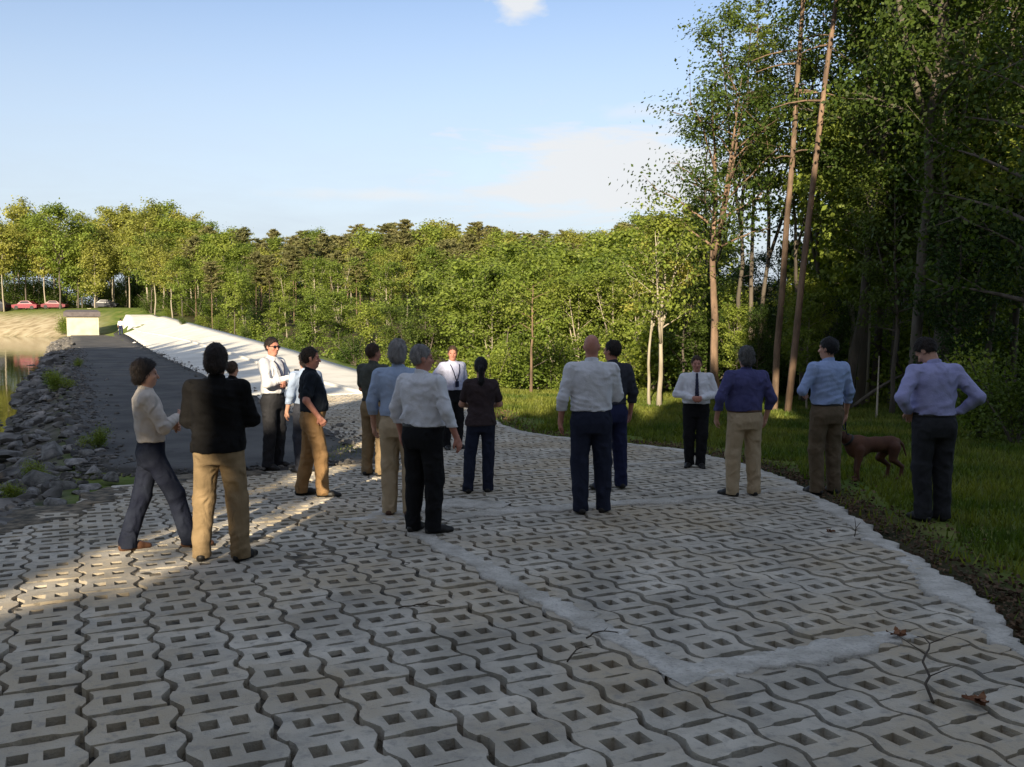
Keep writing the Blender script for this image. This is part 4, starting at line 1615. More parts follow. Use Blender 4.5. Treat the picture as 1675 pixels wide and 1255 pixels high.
C_CHAR = cloth('cloth_charcoal', (0.034, 0.034, 0.038), (0.024, 0.024, 0.027))
C_BLK2 = cloth('cloth_black_trousers', (0.009, 0.009, 0.010), (0.013, 0.013, 0.014))
M_LEATHER = mat('leather_black', (0.012, 0.011, 0.01), (0.02, 0.018, 0.016), scale=12, rough=0.5, bump=0.1)
M_LEATHERB = mat('leather_brown', (0.07, 0.032, 0.018), (0.10, 0.05, 0.028), scale=12, rough=0.5, bump=0.1)
M_SKIN = mat('skin', (0.42, 0.22, 0.15), (0.52, 0.29, 0.20), scale=14, rough=0.55, bump=0.08, bscale=90)
M_SKINR = mat('skin_ruddy', (0.40, 0.17, 0.12), (0.50, 0.24, 0.17), scale=14, rough=0.5, bump=0.08, bscale=90)
H_DARK = mat('hair_dark', (0.014, 0.010, 0.008), (0.03, 0.02, 0.015), scale=30, rough=0.6, bump=0.8, bscale=120, stretch=(1, 1, 0.3))
H_BLACK = mat('hair_black', (0.006, 0.006, 0.007), (0.012, 0.011, 0.012), scale=30, rough=0.45, bump=0.8, bscale=120, stretch=(1, 1, 0.3))
H_BROWN = mat('hair_brown', (0.045, 0.026, 0.015), (0.08, 0.05, 0.03), scale=30, rough=0.6, bump=0.8, bscale=120, stretch=(1, 1, 0.3))
H_GREY = mat('hair_grey', (0.17, 0.16, 0.155), (0.30, 0.285, 0.27), scale=30, rough=0.65, bump=0.8, bscale=120, stretch=(1, 1, 0.3))
H_DGREY = mat('hair_dark_grey', (0.06, 0.058, 0.055), (0.12, 0.115, 0.11), scale=30, rough=0.65, bump=0.8, bscale=120, stretch=(1, 1, 0.3))
M_EYE = mat('eye', (0.02, 0.015, 0.012), None, rough=0.15)
M_LIP = mat('lips', (0.30, 0.11, 0.09), None, rough=0.45)
M_GLASS = mat('dark_glass', (0.008, 0.008, 0.01), None, rough=0.1, spec=0.6)
M_TIE = cloth('tie_dark', (0.022, 0.024, 0.045), (0.04, 0.042, 0.07))
M_LANY = cloth('lanyard_navy', (0.015, 0.017, 0.04), (0.02, 0.022, 0.05))

TORSO = [(0.80, 0.150, 0.105, -0.005), (0.90, 0.170, 0.122, -0.008), (0.97, 0.166, 0.118, 0.0), (1.04, 0.154, 0.108, 0.008), (1.13, 0.156, 0.112, 0.012), (1.24, 0.172, 0.122, 0.010),
         (1.34, 0.184, 0.120, 0.0), (1.41, 0.178, 0.104, -0.010), (1.455, 0.135, 0.082, -0.014), (1.49, 0.082, 0.064, -0.012), (1.53, 0.058, 0.058, -0.004)]

ARMS = {  # elbow and wrist of the left (-x) arm, palm direction
    'hang': ((-0.255, -0.035, 1.15), (-0.27, 0.055, 0.91), (1, 0, 0)),
    'hips': ((-0.345, -0.11, 1.18), (-0.215, 0.02, 1.03), (0.3, 0.4, -1)),
    'fold': ((-0.26, 0.10, 1.16), (0.01, 0.215, 1.185), (0, -1, 0)),
    'clasp': ((-0.275, 0.02, 1.155), (-0.075, 0.225, 1.12), (0.5, -0.8, 0)),
    'pocket': ((-0.27, -0.085, 1.165), (-0.215, 0.06, 0.965), (1, 0, 0)),
    'front': ((-0.245, 0.06, 1.15), (-0.12, 0.26, 1.10), (1, 0, 0)),
    'hold': ((-0.265, -0.02, 1.15), (-0.23, 0.16, 0.98), (1, 0, 0)),
}


def hand(V, w, d, nrm, curl=0.6, side=1):
    """palm, four unequal bent fingers and a thumb leaving the side of the palm; w wrist, d direction, nrm palm normal"""
    w, d, nrm = Vector(w), Vector(d).normalized(), Vector(nrm)
    nrm = (nrm - d * nrm.dot(d)).normalized()
    s_ = d.cross(nrm).normalized() * side          # towards the thumb
    V.cone(w, w + d * 0.035, 0.026, 0.027, 0.012)
    for q, ln in ((-0.027, 0.085), (-0.009, 0.09), (0.010, 0.09), (0.028, 0.085)):
        V.cone(w + d * 0.03 + s_ * q * 0.7, w + d * ln + s_ * q, 0.0155, 0.0135, 0.008)
    for q, b0, ln in ((-0.031, 0.080, 0.060), (-0.010, 0.088, 0.074), (0.012, 0.088, 0.082), (0.033, 0.082, 0.074)):
        k = w + d * b0 + s_ * q
        c1, c2 = curl * 0.7, curl * 1.7
        m = k + (d * math.cos(c1) + nrm * math.sin(c1)) * ln * 0.52
        e = m + (d * math.cos(c2) + nrm * math.sin(c2)) * ln * 0.5
        V.cone(k, m, 0.0105, 0.0095, 0.004)
        V.cone(m, e, 0.0095, 0.0078, 0.003)
    t0 = w + d * 0.025 + s_ * 0.026
    t1 = t0 + (d * 0.7 + s_ * 0.6 + nrm * 0.35).normalized() * 0.042
    t2 = t1 + (d * 0.95 + s_ * 0.05 + nrm * 0.4).normalized() * 0.034
    V.cone(t0, t1, 0.015, 0.0118, 0.008)
    V.cone(t1, t2, 0.0118, 0.0092, 0.003)


def rotm(yaw, pitch, roll=0.0):
    return (Matrix.Rotation(yaw, 3, 'Z') @ Matrix.Rotation(pitch, 3, 'X') @ Matrix.Rotation(roll, 3, 'Y'))


PN = [0]


def fuzz(me, n, ln, wd, seed):
    """loose strands over a head of hair"""
    r_ = np.random.default_rng(seed)
    nv = len(me.vertices)
    co = np.zeros(nv * 3, np.float32)
    no = np.zeros(nv * 3, np.float32)
    me.vertices.foreach_get('co', co)
    me.vertices.foreach_get('normal', no)
    co, no = co.reshape(-1, 3), no.reshape(-1, 3)
    k = r_.integers(0, nv, n)
    p, nn = co[k], no[k]
    d = r_.normal(0, 0.5, (n, 3)) + np.array([0, 0, -0.9]) + nn * 0.35
    d -= nn * (d * nn).sum(1)[:, None] * 0.8
    d /= np.linalg.norm(d, axis=1)[:, None] + 1e-9
    s = np.cross(d, nn)
    s /= np.linalg.norm(s, axis=1)[:, None] + 1e-9
    L_ = ln * r_.uniform(0.5, 1.3, n)[:, None]
    a = p - d * L_ * 0.3
    V = np.stack([a - s * wd, a + s * wd, p + d * L_ + nn * 0.006], 1).reshape(-1, 3)
    npoly = len(me.polygons)
    lv = np.zeros(npoly * 4, np.int32)
    me.polygons.foreach_get('vertices', lv)
    m2 = mesh_np('hair', np.vstack([co, V]), [lv.reshape(-1, 4), (np.arange(3 * n) + nv).reshape(n, 3)])
    shade(m2)
    bpy.data.meshes.remove(me)
    return m2


def person(label, px, feet, top, yaw, shirt, trousers, hair=H_DARK, hstyle='short', shoe=M_LEATHER, skin=M_SKIN, arms=('hang', 'hang'),
           footL=(-0.115, 0.0, 12), footR=(0.115, 0.0, -12), hyaw=0, hpitch=0, belly=0.0, wd=1.0, sleeve='long', tuck=True,
           lean=(0, 0), H=None, belt=None, collar=True, tie=None, lanyard=False, glasses=False, female=False, face=True, hoff=0.0, armsx=None, fine=1.0, cat='person', loc=None, phone=False, hairtop=0.0):
    PN[0] += 1
    seed = PN[0]
    base = Vector(loc) if loc is not None else G(px, feet)
    if H is None:
        lo, hi = 1.2, 2.3
        for _ in range(30):
            m = (lo + hi) / 2
            if project((base.x, base.y, base.z + m))[1] > top:
                lo = m
            else:
                hi = m
        H = lo
    sc = H / 1.75
    root = empty('person', base, R(yaw), sc)
    tag(root, label, cat)
    hb = 0.0085 * fine
    hc = 0.0105 * fine
    lx, ly = lean
    sh = lambda z: (lx * np.maximum(np.asarray(z) - 0.95, 0), ly * np.maximum(np.asarray(z) - 0.95, 0))

    def shv(p):
        a, b = sh(p[2])
        return Vector((p[0] + float(a), p[1] + float(b), p[2]))
    tors = []
    for z, a, b, c in TORSO:
        bl = math.exp(-((z - 1.07) / 0.13) ** 2) * belly
        a2, b2 = a * wd + bl * 0.5, b * (0.5 + 0.5 * wd) + bl * 0.7
        c2 = c + bl * 0.5
        if female:
            a2 *= {0.90: 1.02, 0.97: 1.0, 1.04: 0.94, 1.13: 0.90}.get(z, 0.93)
        tors.append((z, a2, b2, c2))
    shw = 0.178 * wd * (0.9 if female else 1)
    J = {}
    for sgn, nm, foot in ((-1, 'L', footL), (1, 'R', footR)):
        hip = Vector((sgn * 0.088 * wd, 0.0, 0.90))
        fx, fy, tw = foot
        an = Vector((fx, fy - 0.02, 0.085))
        dirf = Vector((-math.sin(R(tw)), math.cos(R(tw)), 0))
        mid = (hip + an) * 0.5 + Vector((sgn * 0.008, 0.03, 0.02))
        J['hip' + nm], J['kn' + nm], J['an' + nm], J['fd' + nm] = hip, mid, an, dirf
        J['sh' + nm] = shv((sgn * shw, -0.012, 1.415))
        A = ARMS[arms[0] if nm == 'L' else arms[1]]
        e, w_, pn = A
        if armsx and nm in armsx:
            e, w_, pn = armsx[nm]
            J['el' + nm], J['wr' + nm] = shv(e), shv(w_)
            J['pn' + nm] = Vector(pn)
        else:
            ex = (abs(e[0]) + (wd - 1) * 0.17 + belly * 0.3) * sgn
            wx = (-w_[0]) * (1 if sgn > 0 else -1)
            wx = sgn * (abs(w_[0]) + ((wd - 1) * 0.17 + belly * 0.3 if abs(w_[0]) > 0.15 else 0)) if w_[0] < 0 else -sgn * w_[0]
            yy = belly * 0.6 if w_[1] > 0.12 else 0
            zz = 0.035 * (1 if nm == 'R' else -1) if (arms[0] == arms[1] == 'fold') else 0
            J['el' + nm] = shv((ex, e[1], e[2]))
            J['wr' + nm] = shv((wx, w_[1] + yy + (0.03 if zz > 0 else 0), w_[2] + zz))
            J['pn' + nm] = Vector((-sgn * pn[0] * 1.0, pn[1], pn[2])) if pn[0] else Vector(pn)
            if pn[0]:
                J['pn' + nm] = Vector((pn[0] * -sgn, pn[1], pn[2]))
    HM = rotm(R(hyaw), R(hpitch))
    neck = shv((0, -0.008, 1.47))
    hp0 = shv((0, 0.0, 1.53))
    hp0.x += 0
    hc_ = lambda p: hp0 + HM @ Vector(p)
    # ---------------- body (skin), one continuous surface
    lo, hi = np.array((-0.62, -0.50, -0.02)), np.array((0.62, 0.62, 1.86))
    pts = [J[k] for k in J if k[:2] in ('el', 'wr', 'an')]
    lo[0] = min(-0.32, min(p.x for p in pts) - 0.17)
    hi[0] = max(0.32, max(p.x for p in pts) + 0.17)
    lo[1] = min(-0.25, min(p.y for p in pts) - 0.2)
    hi[1] = max(0.26, max(p.y for p in pts) + 0.24)
    hi[2] = max(1.80, hp0.z + 0.32)
    V = Vol(lo, hi, hb)
    V.loft([(z, a * 0.86, b * 0.84, c) for z, a, b, c in tors if z < 1.47], sh, 0.02)
    for nm in 'LR':
        V.cone(J['hip' + nm], J['kn' + nm], 0.070, 0.048, 0.03)
        V.cone(J['kn' + nm], J['an' + nm], 0.046, 0.034, 0.02)
        an = J['an' + nm]
        V.cone(an + Vector((0, 0, -0.035)), an + J['fd' + nm] * 0.12 + Vector((0, 0, -0.05)), 0.034, 0.026, 0.02)
        V.cone(J['sh' + nm], J['el' + nm], 0.050, 0.040, 0.03)
        V.cone(J['el' + nm], J['wr' + nm], 0.041, 0.027, 0.015)
        d = (J['wr' + nm] - J['el' + nm]).normalized()
        ar = arms[0] if nm == 'L' else arms[1]
        if ar == 'hips':
            d = Vector((0.55 if nm == 'L' else -0.55, 0.75, -0.45)).normalized()
        hand(V, J['wr' + nm], d, J['pn' + nm], curl=0.55 if ar != 'hold' else 1.1, side=-1 if nm == 'R' else 1)
    V.cone(neck, hc_((0, 0.0, 0.03)), 0.058 * (0.86 if female else 1), 0.055 * (0.86 if female else 1), 0.03)
    # head
    V.ell(hc_((0, -0.006, 0.125)), (0.074, 0.094, 0.097), HM, 0.02)
    V.ell(hc_((0, 0.030, 0.060)), (0.058, 0.062, 0.078), HM, 0.03)
    V.ell(hc_((0, 0.062, 0.012)), (0.026, 0.022, 0.020), HM, 0.02)      # chin
    V.ell(hc_((0, 0.078, 0.128)), (0.052, 0.018, 0.012), HM, 0.014)     # brow
    for sgn in (-1, 1):
        V.ell(hc_((sgn * 0.031, 0.094, 0.103)), (0.015, 0.012, 0.010), HM, cut=True)
        V.ell(hc_((sgn * 0.040, 0.066, 0.075)), (0.022, 0.022, 0.020), HM, 0.016)
        V.ell(hc_((sgn * 0.076, 0.000, 0.098)), (0.010, 0.020, 0.031), HM, 0.006)
    V.cone(hc_((0, 0.086, 0.108)), hc_((0, 0.108, 0.070)), 0.010, 0.0145, 0.010)
    V.ell(hc_((0, 0.084, 0.040)), (0.024, 0.013, 0.010), HM, 0.008)
    body = obj('body', V.mesh('body'), skin, root)
    # ---------------- trousers
    tl = np.array((min(J['anL'].x, -0.2) - 0.14, min(J['anL'].y, J['anR'].y, -0.1) - 0.16, 0.0))
    th_ = np.array((max(J['anR'].x, 0.2) + 0.14, max(J['anL'].y, J['anR'].y, 0.1) + 0.2, 1.16))
    V = Vol(tl, th_, hc)
    top_t = 1.035
    V.loft([(z, a + 0.010, b + 0.010, c) for z, a, b, c in tors if z < 1.2], sh, 0.02, z1=top_t)
    lr = 0.94 if female else 1.0
    for nm in 'LR':
        h_ = J['hip' + nm]
        V.cone(h_, J['kn' + nm], (0.104 + 0.05 * (wd - 1)) * lr, (0.088 + 0.04 * (wd - 1)) * lr, 0.028)
        V.cone(J['kn' + nm], J['an' + nm] + Vector((0, -0.005, 0.0)), (0.088 + 0.04 * (wd - 1)) * lr, 0.078 * lr, 0.03)
        V.cone(J['an' + nm], J['an' + nm] + Vector((0, 0.0, -0.06)), 0.078 * lr, 0.080 * lr, 0.01)
        V.cone(h_ + Vector((0, -0.045, 0.0)), h_ + Vector((0, -0.03, -0.08)), 0.078, 0.07, 0.03)
    V.folds(0.0085, seed, (20, 20, 34), lambda z: 0.45 + 0.9 * np.exp(-((z - 0.15) / 0.16) ** 2) + 0.7 * np.exp(-((z - 0.52) / 0.1) ** 2))
    V.zcut(0.028, top_t)
    obj('trousers', V.mesh('trousers'), trousers, root)
    if belt:
        V = Vol((-0.32, -0.3, 0.98), (0.32, 0.36, 1.07), 0.008)
        V.loft([(z, a + 0.016, b + 0.016, c) for z, a, b, c in tors if z < 1.2], sh, 0.0, z0=1.0, z1=1.036)
        obj('belt', V.mesh('belt'), belt, root)
    # ---------------- shirt
    hem = 1.012 if tuck else (0.90 if not female else 0.88)
    V = Vol((lo[0], lo[1], hem - 0.06), (hi[0], hi[1], 1.60), hc)
    rows = []
    for z, a, b, c in tors:
        g = 0.018
        if tuck:
            g += 0.016 * math.exp(-((z - 1.09) / 0.06) ** 2)
        else:
            g = 0.026 + 0.010 * (z < 1.1)
        if z > 1.44:
            g = 0.012
        rows.append((z, a + g, b + g, c))
    V.loft(rows, sh, 0.02, z0=hem, z1=1.500)
    for nm in 'LR':
        s0 = J['sh' + nm]
        e, w_ = J['el' + nm], J['wr' + nm]
        fr = 0.92 if female else 1.0
        V.cone(shv((s0.x * 0.62 - lx * 0, -0.012, 1.43)) if False else s0 + (neck - s0) * 0.3 + Vector((0, 0, 0.0)), s0, 0.060 * fr, 0.069 * fr, 0.035)
        if sleeve == 'long':
            V.cone(s0, e, 0.072 * fr, 0.063 * fr, 0.035)
            V.cone(e, w_ - (w_ - e).normalized() * 0.01, 0.063 * fr, 0.046 * fr, 0.02)
        elif sleeve == 'rolled':
            V.cone(s0, e, 0.069, 0.06, 0.035)
            V.cone(e, e + (w_ - e) * 0.45, 0.06, 0.055, 0.02)
        else:
            V.cone(s0, s0 + (e - s0) * 0.72, 0.071 * fr, 0.068 * fr, 0.035)
    V.folds(0.0105, seed + 50, (22, 22, 30), lambda z: 0.6 + 0.7 * np.exp(-((z - 1.08) / 0.08) ** 2))
    V.zcut(hem, None)
    so = obj('shirt', V.mesh('shirt'), shirt, root)
    if collar:
        V = Vol((-0.16 + min(0, lx), -0.18 + min(0, ly), 1.42), (0.16 + max(0, lx), 0.18 + max(0, ly), 1.58), 0.007)
        V.cone(neck + Vector((0, -0.002, 0.0)), neck + (hp0 - neck) * 0.75, 0.070 * (0.9 if female else 1), 0.066 * (0.9 if female else 1), 0.0)
        V.half(hc_((0, 0, 0.02)) * 0.0 + neck + Vector((0, 0, 0.052)), (0, 0.35, 1))
        obj('collar', V.mesh('collar'), shirt, so)
    # ---------------- shoes
    for nm in 'LR':
        an, fd = J['an' + nm], J['fd' + nm]
        V = Vol((an.x - 0.32, an.y - 0.32, -0.01), (an.x + 0.32, an.y + 0.32, 0.16), 0.008)
        V.cone(Vector((an.x, an.y, 0.035)) - fd * 0.045, Vector((an.x, an.y, 0.03)) + fd * 0.10, 0.040, 0.047, 0.02)
        V.cone(Vector((an.x, an.y, 0.03)) + fd * 0.10, Vector((an.x, an.y, 0.018)) + fd * 0.185, 0.045, 0.030, 0.02)
        V.cone(Vector((an.x, an.y, 0.05)), Vector((an.x, an.y, 0.10)), 0.045, 0.040, 0.02)
        V.zcut(0.0, 0.105)
        obj('shoe', V.mesh('shoe'), shoe, root)
    # ---------------- hair
    if hstyle != 'bald':
        V = Vol(np.array(hp0) - (0.19, 0.2, 0.22), np.array(hp0) + (0.19, 0.2, 0.31), 0.0075)
        gr = {'short': 0.010, 'full': 0.020, 'bushy': 0.024, 'pony': 0.012, 'thin': 0.006}[hstyle]
        V.ell(hc_((0, -0.012, 0.130 + gr * 0.4)), (0.074 + gr, 0.094 + gr, 0.097 + gr), HM, 0.0)
        if hstyle in ('full', 'bushy'):
            V.ell(hc_((0, -0.040, 0.07)), (0.070 + gr, 0.060 + gr, 0.075), HM, 0.03)
        V.half(hc_((0, 0.060, 0.15)), HM @ Vector((0, 1.0, -0.75)))
        low = {'short': 0.055, 'full': 0.02, 'bushy': 0.0, 'pony': 0.05, 'thin': 0.06}[hstyle]
        V.half(hc_((0, -0.03, low)), HM @ Vector((0, 0.55, -1)))
        V.folds(0.0055 if hstyle != 'bushy' else 0.009, seed + 90, (75, 75, 60))
        if hstyle == 'pony':
            V2 = Vol(np.array(hp0) - (0.2, 0.3, 0.35), np.array(hp0) + (0.2, 0.2, 0.31), 0.0075)
            V2.d[:] = 0.5
            V2.ell(hc_((0, -0.012, 0.134)), (0.086, 0.106, 0.109), HM, 0.0)
            V2.half(hc_((0, 0.060, 0.15)), HM @ Vector((0, 1.0, -0.75)))
            V2.half(hc_((0, -0.03, 0.05)), HM @ Vector((0, 0.55, -1)))
            V2.cone(hc_((0, -0.10, 0.15)), hc_((0, -0.135, 0.10)), 0.026, 0.032, 0.02)
            V2.cone(hc_((0, -0.135, 0.10)), hc_((0, -0.125, -0.06)), 0.036, 0.032, 0.02)
            V2.cone(hc_((0, -0.125, -0.06)), hc_((0.0, -0.115, -0.20)), 0.032, 0.010, 0.02)
            V2.folds(0.004, seed + 90, (60, 60, 20))
            V = V2
        obj('hair', fuzz(V.mesh('hair'), 900, 0.030, 0.0035, seed), hair, root)
    # ---------------- face
    if face:
        for sgn in (-1, 1):
            V = Vol(np.array(hc_((sgn * 0.031, 0.087, 0.104))) - 0.025, np.array(hc_((sgn * 0.031, 0.087, 0.104))) + 0.025, 0.004)
            V.ell(hc_((sgn * 0.031, 0.085, 0.104)), (0.012, 0.008, 0.006), HM, 0)
            obj('eye', V.mesh('eye'), M_EYE, root)
        V = Vol(np.array(hc_((0, 0.093, 0.040))) - 0.04, np.array(hc_((0, 0.093, 0.040))) + 0.04, 0.004)
        V.ell(hc_((0, 0.090, 0.040)), (0.022, 0.010, 0.006), HM, 0)
        obj('mouth', V.mesh('mouth'), M_LIP, root)
    if glasses:
        V = Vol(np.array(hc_((0, 0.04, 0.105))) - 0.13, np.array(hc_((0, 0.04, 0.105))) + 0.13, 0.005)
        for sgn in (-1, 1):
            V.ell(hc_((sgn * 0.034, 0.098, 0.104)), (0.029, 0.009, 0.020), HM, 0)
            V.cone(hc_((sgn * 0.062, 0.088, 0.112)), hc_((sgn * 0.082, 0.0, 0.112)), 0.0045, 0.004, 0)
        V.cone(hc_((-0.02, 0.105, 0.110)), hc_((0.02, 0.105, 0.110)), 0.005, 0.005, 0)
        obj('sunglasses', V.mesh('sunglasses'), M_GLASS, root)

    def front(z, x=0.0):
        """point just proud of the shirt front"""
        zs = [r_[0] for r_ in rows]
        a = np.interp(z, zs, [r_[1] for r_ in rows])
        b = np.interp(z, zs, [r_[2] for r_ in rows])
        c = np.interp(z, zs, [r_[3] for r_ in rows])
        y = c + b * max(0.05, 1 - abs(x / a) ** 2.3) ** (1 / 2.3)
        return shv((x, y + 0.008, z))
    if tie:
        V = Vol((-0.12, -0.1, 1.0), (0.12, 0.46, 1.56), 0.0075)
        V.cone(front(1.475) + Vector((0, 0.01, 0)), front(1.44), 0.02, 0.017, 0.01)
        zs = np.linspace(1.44, 1.05, 9)
        for a, b in zip(zs[:-1], zs[1:]):
            k = (1.44 - a) / 0.39
            for dx in (-1, 1):
                V.cone(front(a) + Vector((dx * (0.006 + 0.016 * k), 0, 0)), front(b) + Vector((dx * (0.008 + 0.016 * k), 0, 0)), 0.013, 0.014, 0.012)
        obj('tie', V.mesh('tie'), tie, root)
    if lanyard:
        mb = MB()
        for sgn in (-1, 1):
            zz = np.linspace(1.45, 1.17, 8)
            xs_ = sgn * 0.085 * ((zz - 1.17) / 0.28) ** 0.8
            mb.tube([tuple(front(z, x) + Vector((0, 0.004, 0))) for z, x in zip(zz, xs_)], 0.008, 5)
        p = front(1.12)
        mb.box((-0.032, -0.004, -0.05), (0.032, 0.006, 0.05), Matrix.Translation(p + Vector((0, 0.010, 0))))
        obj('lanyard', mb.mesh('lanyard'), M_LANY, root)
    if phone:
        mb = MB()
        w_ = J['wrR']
        d = (w_ - J['elR']).normalized()
        mb.box((-0.004, -0.035, -0.065), (0.004, 0.035, 0.065), Matrix.Translation(w_ + d * 0.10 + Vector((0, 0.02, 0.03))))
        ph = obj('phone', mb.mesh('phone'), M_GLASS)
        ph.location = root.matrix_basis @ Vector((0, 0, 0))
        ph.rotation_euler = root.rotation_euler
        ph.scale = root.scale
        tag(ph, 'small black phone held by the man in white shirt and sunglasses', 'phone')
    return root, J, sc


def people():
    P = person
    P('man in beige shirt and dark jeans standing with legs wide apart, leftmost of the group', 252, 898, 591, -62, C_CREAM, C_JEANS, H_DARK, 'bushy', M_LEATHERB,
      arms=('fold', 'fold'), footL=(-0.05, -0.20, 10), footR=(0.07, 0.33, -5), hyaw=-4, belly=0.0, wd=0.92, lean=(0, -0.05))
    P('man in dark jacket and khaki trousers seen from behind, nearest on the left', 362, 917, 567, 3, C_BLACK, C_KHAKI, H_DARK, 'full', M_LEATHER,
      arms=('front', 'front'), footL=(-0.155, 0.02, 8), footR=(0.165, 0.0, -22), wd=1.07, belly=0.02, tuck=False, sleeve='long', collar=True)
    P('person with short dark hair and white collar mostly hidden behind the man in dark jacket', 384, 770, 592, -25, C_BLACK, C_CHAR, H_BROWN, 'short', wd=0.9, fine=1.3)
    P('man in white shirt, lanyard and sunglasses with dark trousers and folded arms', 449, 766, 553, -110, C_WHITE, C_CHAR, H_DARK, 'short', skin=M_SKINR,
      arms=('fold', 'fold'), hyaw=-15, lanyard=True, glasses=True, wd=1.0, fine=1.15, phone=True)
    P('man in light blue shirt almost hidden behind the man in black polo shirt', 502, 772, 577, 40, C_SKY, C_SLATE, H_DARK, 'full', wd=1.0, fine=1.3)
    P('man in black polo shirt and tan trousers in profile with a hand in his pocket', 512, 812, 570, -72, C_POLO, C_TAN, H_DARK, 'short', skin=M_SKINR,
      arms=('pocket', 'pocket'), sleeve='short', belly=0.05, wd=1.02, tuck=True, footL=(-0.12, -0.10, 6), footR=(0.10, 0.13, -8), hyaw=-8)
    P('man in olive shirt and khaki trousers behind the grey-haired pair', 613, 778, 563, -28, C_OLIVE, C_KHAKI, H_BROWN, 'short', skin=M_SKINR, arms=('front', 'front'), sleeve='short', wd=0.98, belt=M_LEATHER, hyaw=-20, fine=1.15)
    P('grey-haired man in pale blue shirt and khaki trousers half hidden by a white shirt', 654, 842, 559, -10, C_SKY, C_KHAKI2, H_GREY, 'full', M_LEATHERB, wd=1.08, footL=(-0.10, 0.0, 10))
    P('grey-haired man in white long-sleeved shirt and black trousers looking to the right', 692, 871, 566, -34, C_WHITE, C_BLK2, H_GREY, 'short', skin=M_SKINR, hyaw=-38, belly=0.05, wd=1.13, belt=M_LEATHER,
      footL=(-0.10, 0.0, 10), footR=(0.115, 0.03, -25), armsx={'L': ((-0.30, -0.03, 1.15), (-0.30, 0.05, 0.91), (1, 0, 0)), 'R': ((0.30, -0.02, 1.16), (0.345, 0.07, 0.92), (-1, 0, 0))})
    P('man in lilac shirt with a dark lanyard standing behind the woman in brown', 741, 734, 567, -150, C_LILAC, C_BLK2, H_BROWN, 'short', skin=M_SKINR, hyaw=-25, lanyard=True, arms=('pocket', 'hips'), wd=1.0, fine=1.3)
    P('woman in brown top and dark trousers with a long black ponytail', 787, 806, 586, 4, C_BROWN, C_NAVYP, H_BLACK, 'pony', arms=('front', 'front'), female=True, sleeve='short', tuck=False,
      footL=(-0.17, 0.0, 10), footR=(0.09, 0.02, -10), collar=False)
    P('bald man in white shirt and navy trousers seen from behind', 966, 840, 548, 2, C_WHITE, C_NAVYP, None, 'bald', skin=M_SKINR, wd=1.10, belly=0.02, hyaw=-12,
      arms=('hang', 'front'), footL=(-0.10, 0.0, 8), footR=(0.13, 0.05, -22))
    P('man in slate shirt and navy trousers standing close behind the bald man', 1000, 800, 558, 20, C_SLATE, C_NAVYB, H_DARK, 'short', skin=M_SKINR, hyaw=30, wd=1.0, footL=(-0.16, -0.02, 10), footR=(0.14, 0.04, -10), arms=('front', 'hang'))
    P('man in white shirt and dark tie facing the group with hands clasped', 1137, 764, 583, 172, C_WHITE, C_BLK2, H_BROWN, 'short', skin=M_SKINR, arms=('clasp', 'clasp'), tie=M_TIE, wd=1.12, belly=0.03, fine=1.15,
      footL=(-0.08, 0.02, 12), footR=(0.09, -0.02, -20))
    P('man in dark violet-blue shirt and pale khaki trousers seen from behind', 1216, 811, 569, 12, C_NAVY, C_KHAKI2, H_DGREY, 'full', arms=('hang', 'hang'), belt=M_LEATHERB, wd=1.14, belly=0.03,
      footL=(-0.15, 0.0, 28), footR=(0.125, 0.0, -15), armsx={'L': ((-0.33, -0.03, 1.16), (-0.31, 0.10, 0.93), (1, 0, 0)), 'R': ((0.32, -0.03, 1.15), (0.30, 0.06, 0.92), (-1, 0, 0))})
    root, J, sc = P('man in light blue shirt and brown khaki trousers holding the dog on a leash', 1349, 808, 553, 12, C_LBLUE, C_BRKH, H_BLACK, 'short', belt=M_LEATHER, wd=1.0, hyaw=35, footL=(-0.115, 0.0, 10), footR=(0.105, 0.02, -12),
                    armsx={'L': ((-0.315, -0.02, 1.17), (-0.19, 0.18, 1.12), (1, 0, 0)), 'R': ((0.262, -0.02, 1.15), (0.30, 0.10, 0.90), (-1, 0, 0))}, sleeve='rolled')
    P('man in lavender shirt and charcoal trousers with both hands on his hips and head bowed', 1523, 852, 545, 3, C_LAV, C_CHAR, H_DARK, 'short', arms=('hips', 'hips'), belt=M_LEATHER, wd=1.1, belly=0.02,
      hyaw=38, hpitch=-42, lean=(0, 0.10), H=1.86, footL=(-0.09, 0.0, 12), footR=(0.10, 0.02, -12))
    # far person on the dam
    P('tiny distant person in white top and dark blue trousers walking on the dam crest', 198, 548.5, 519, 20, C_WHITE, C_NAVYB, H_DARK, 'short', fine=2.2, face=False, collar=False, H=1.85)
    return root, J, sc


DOGMAN = people()


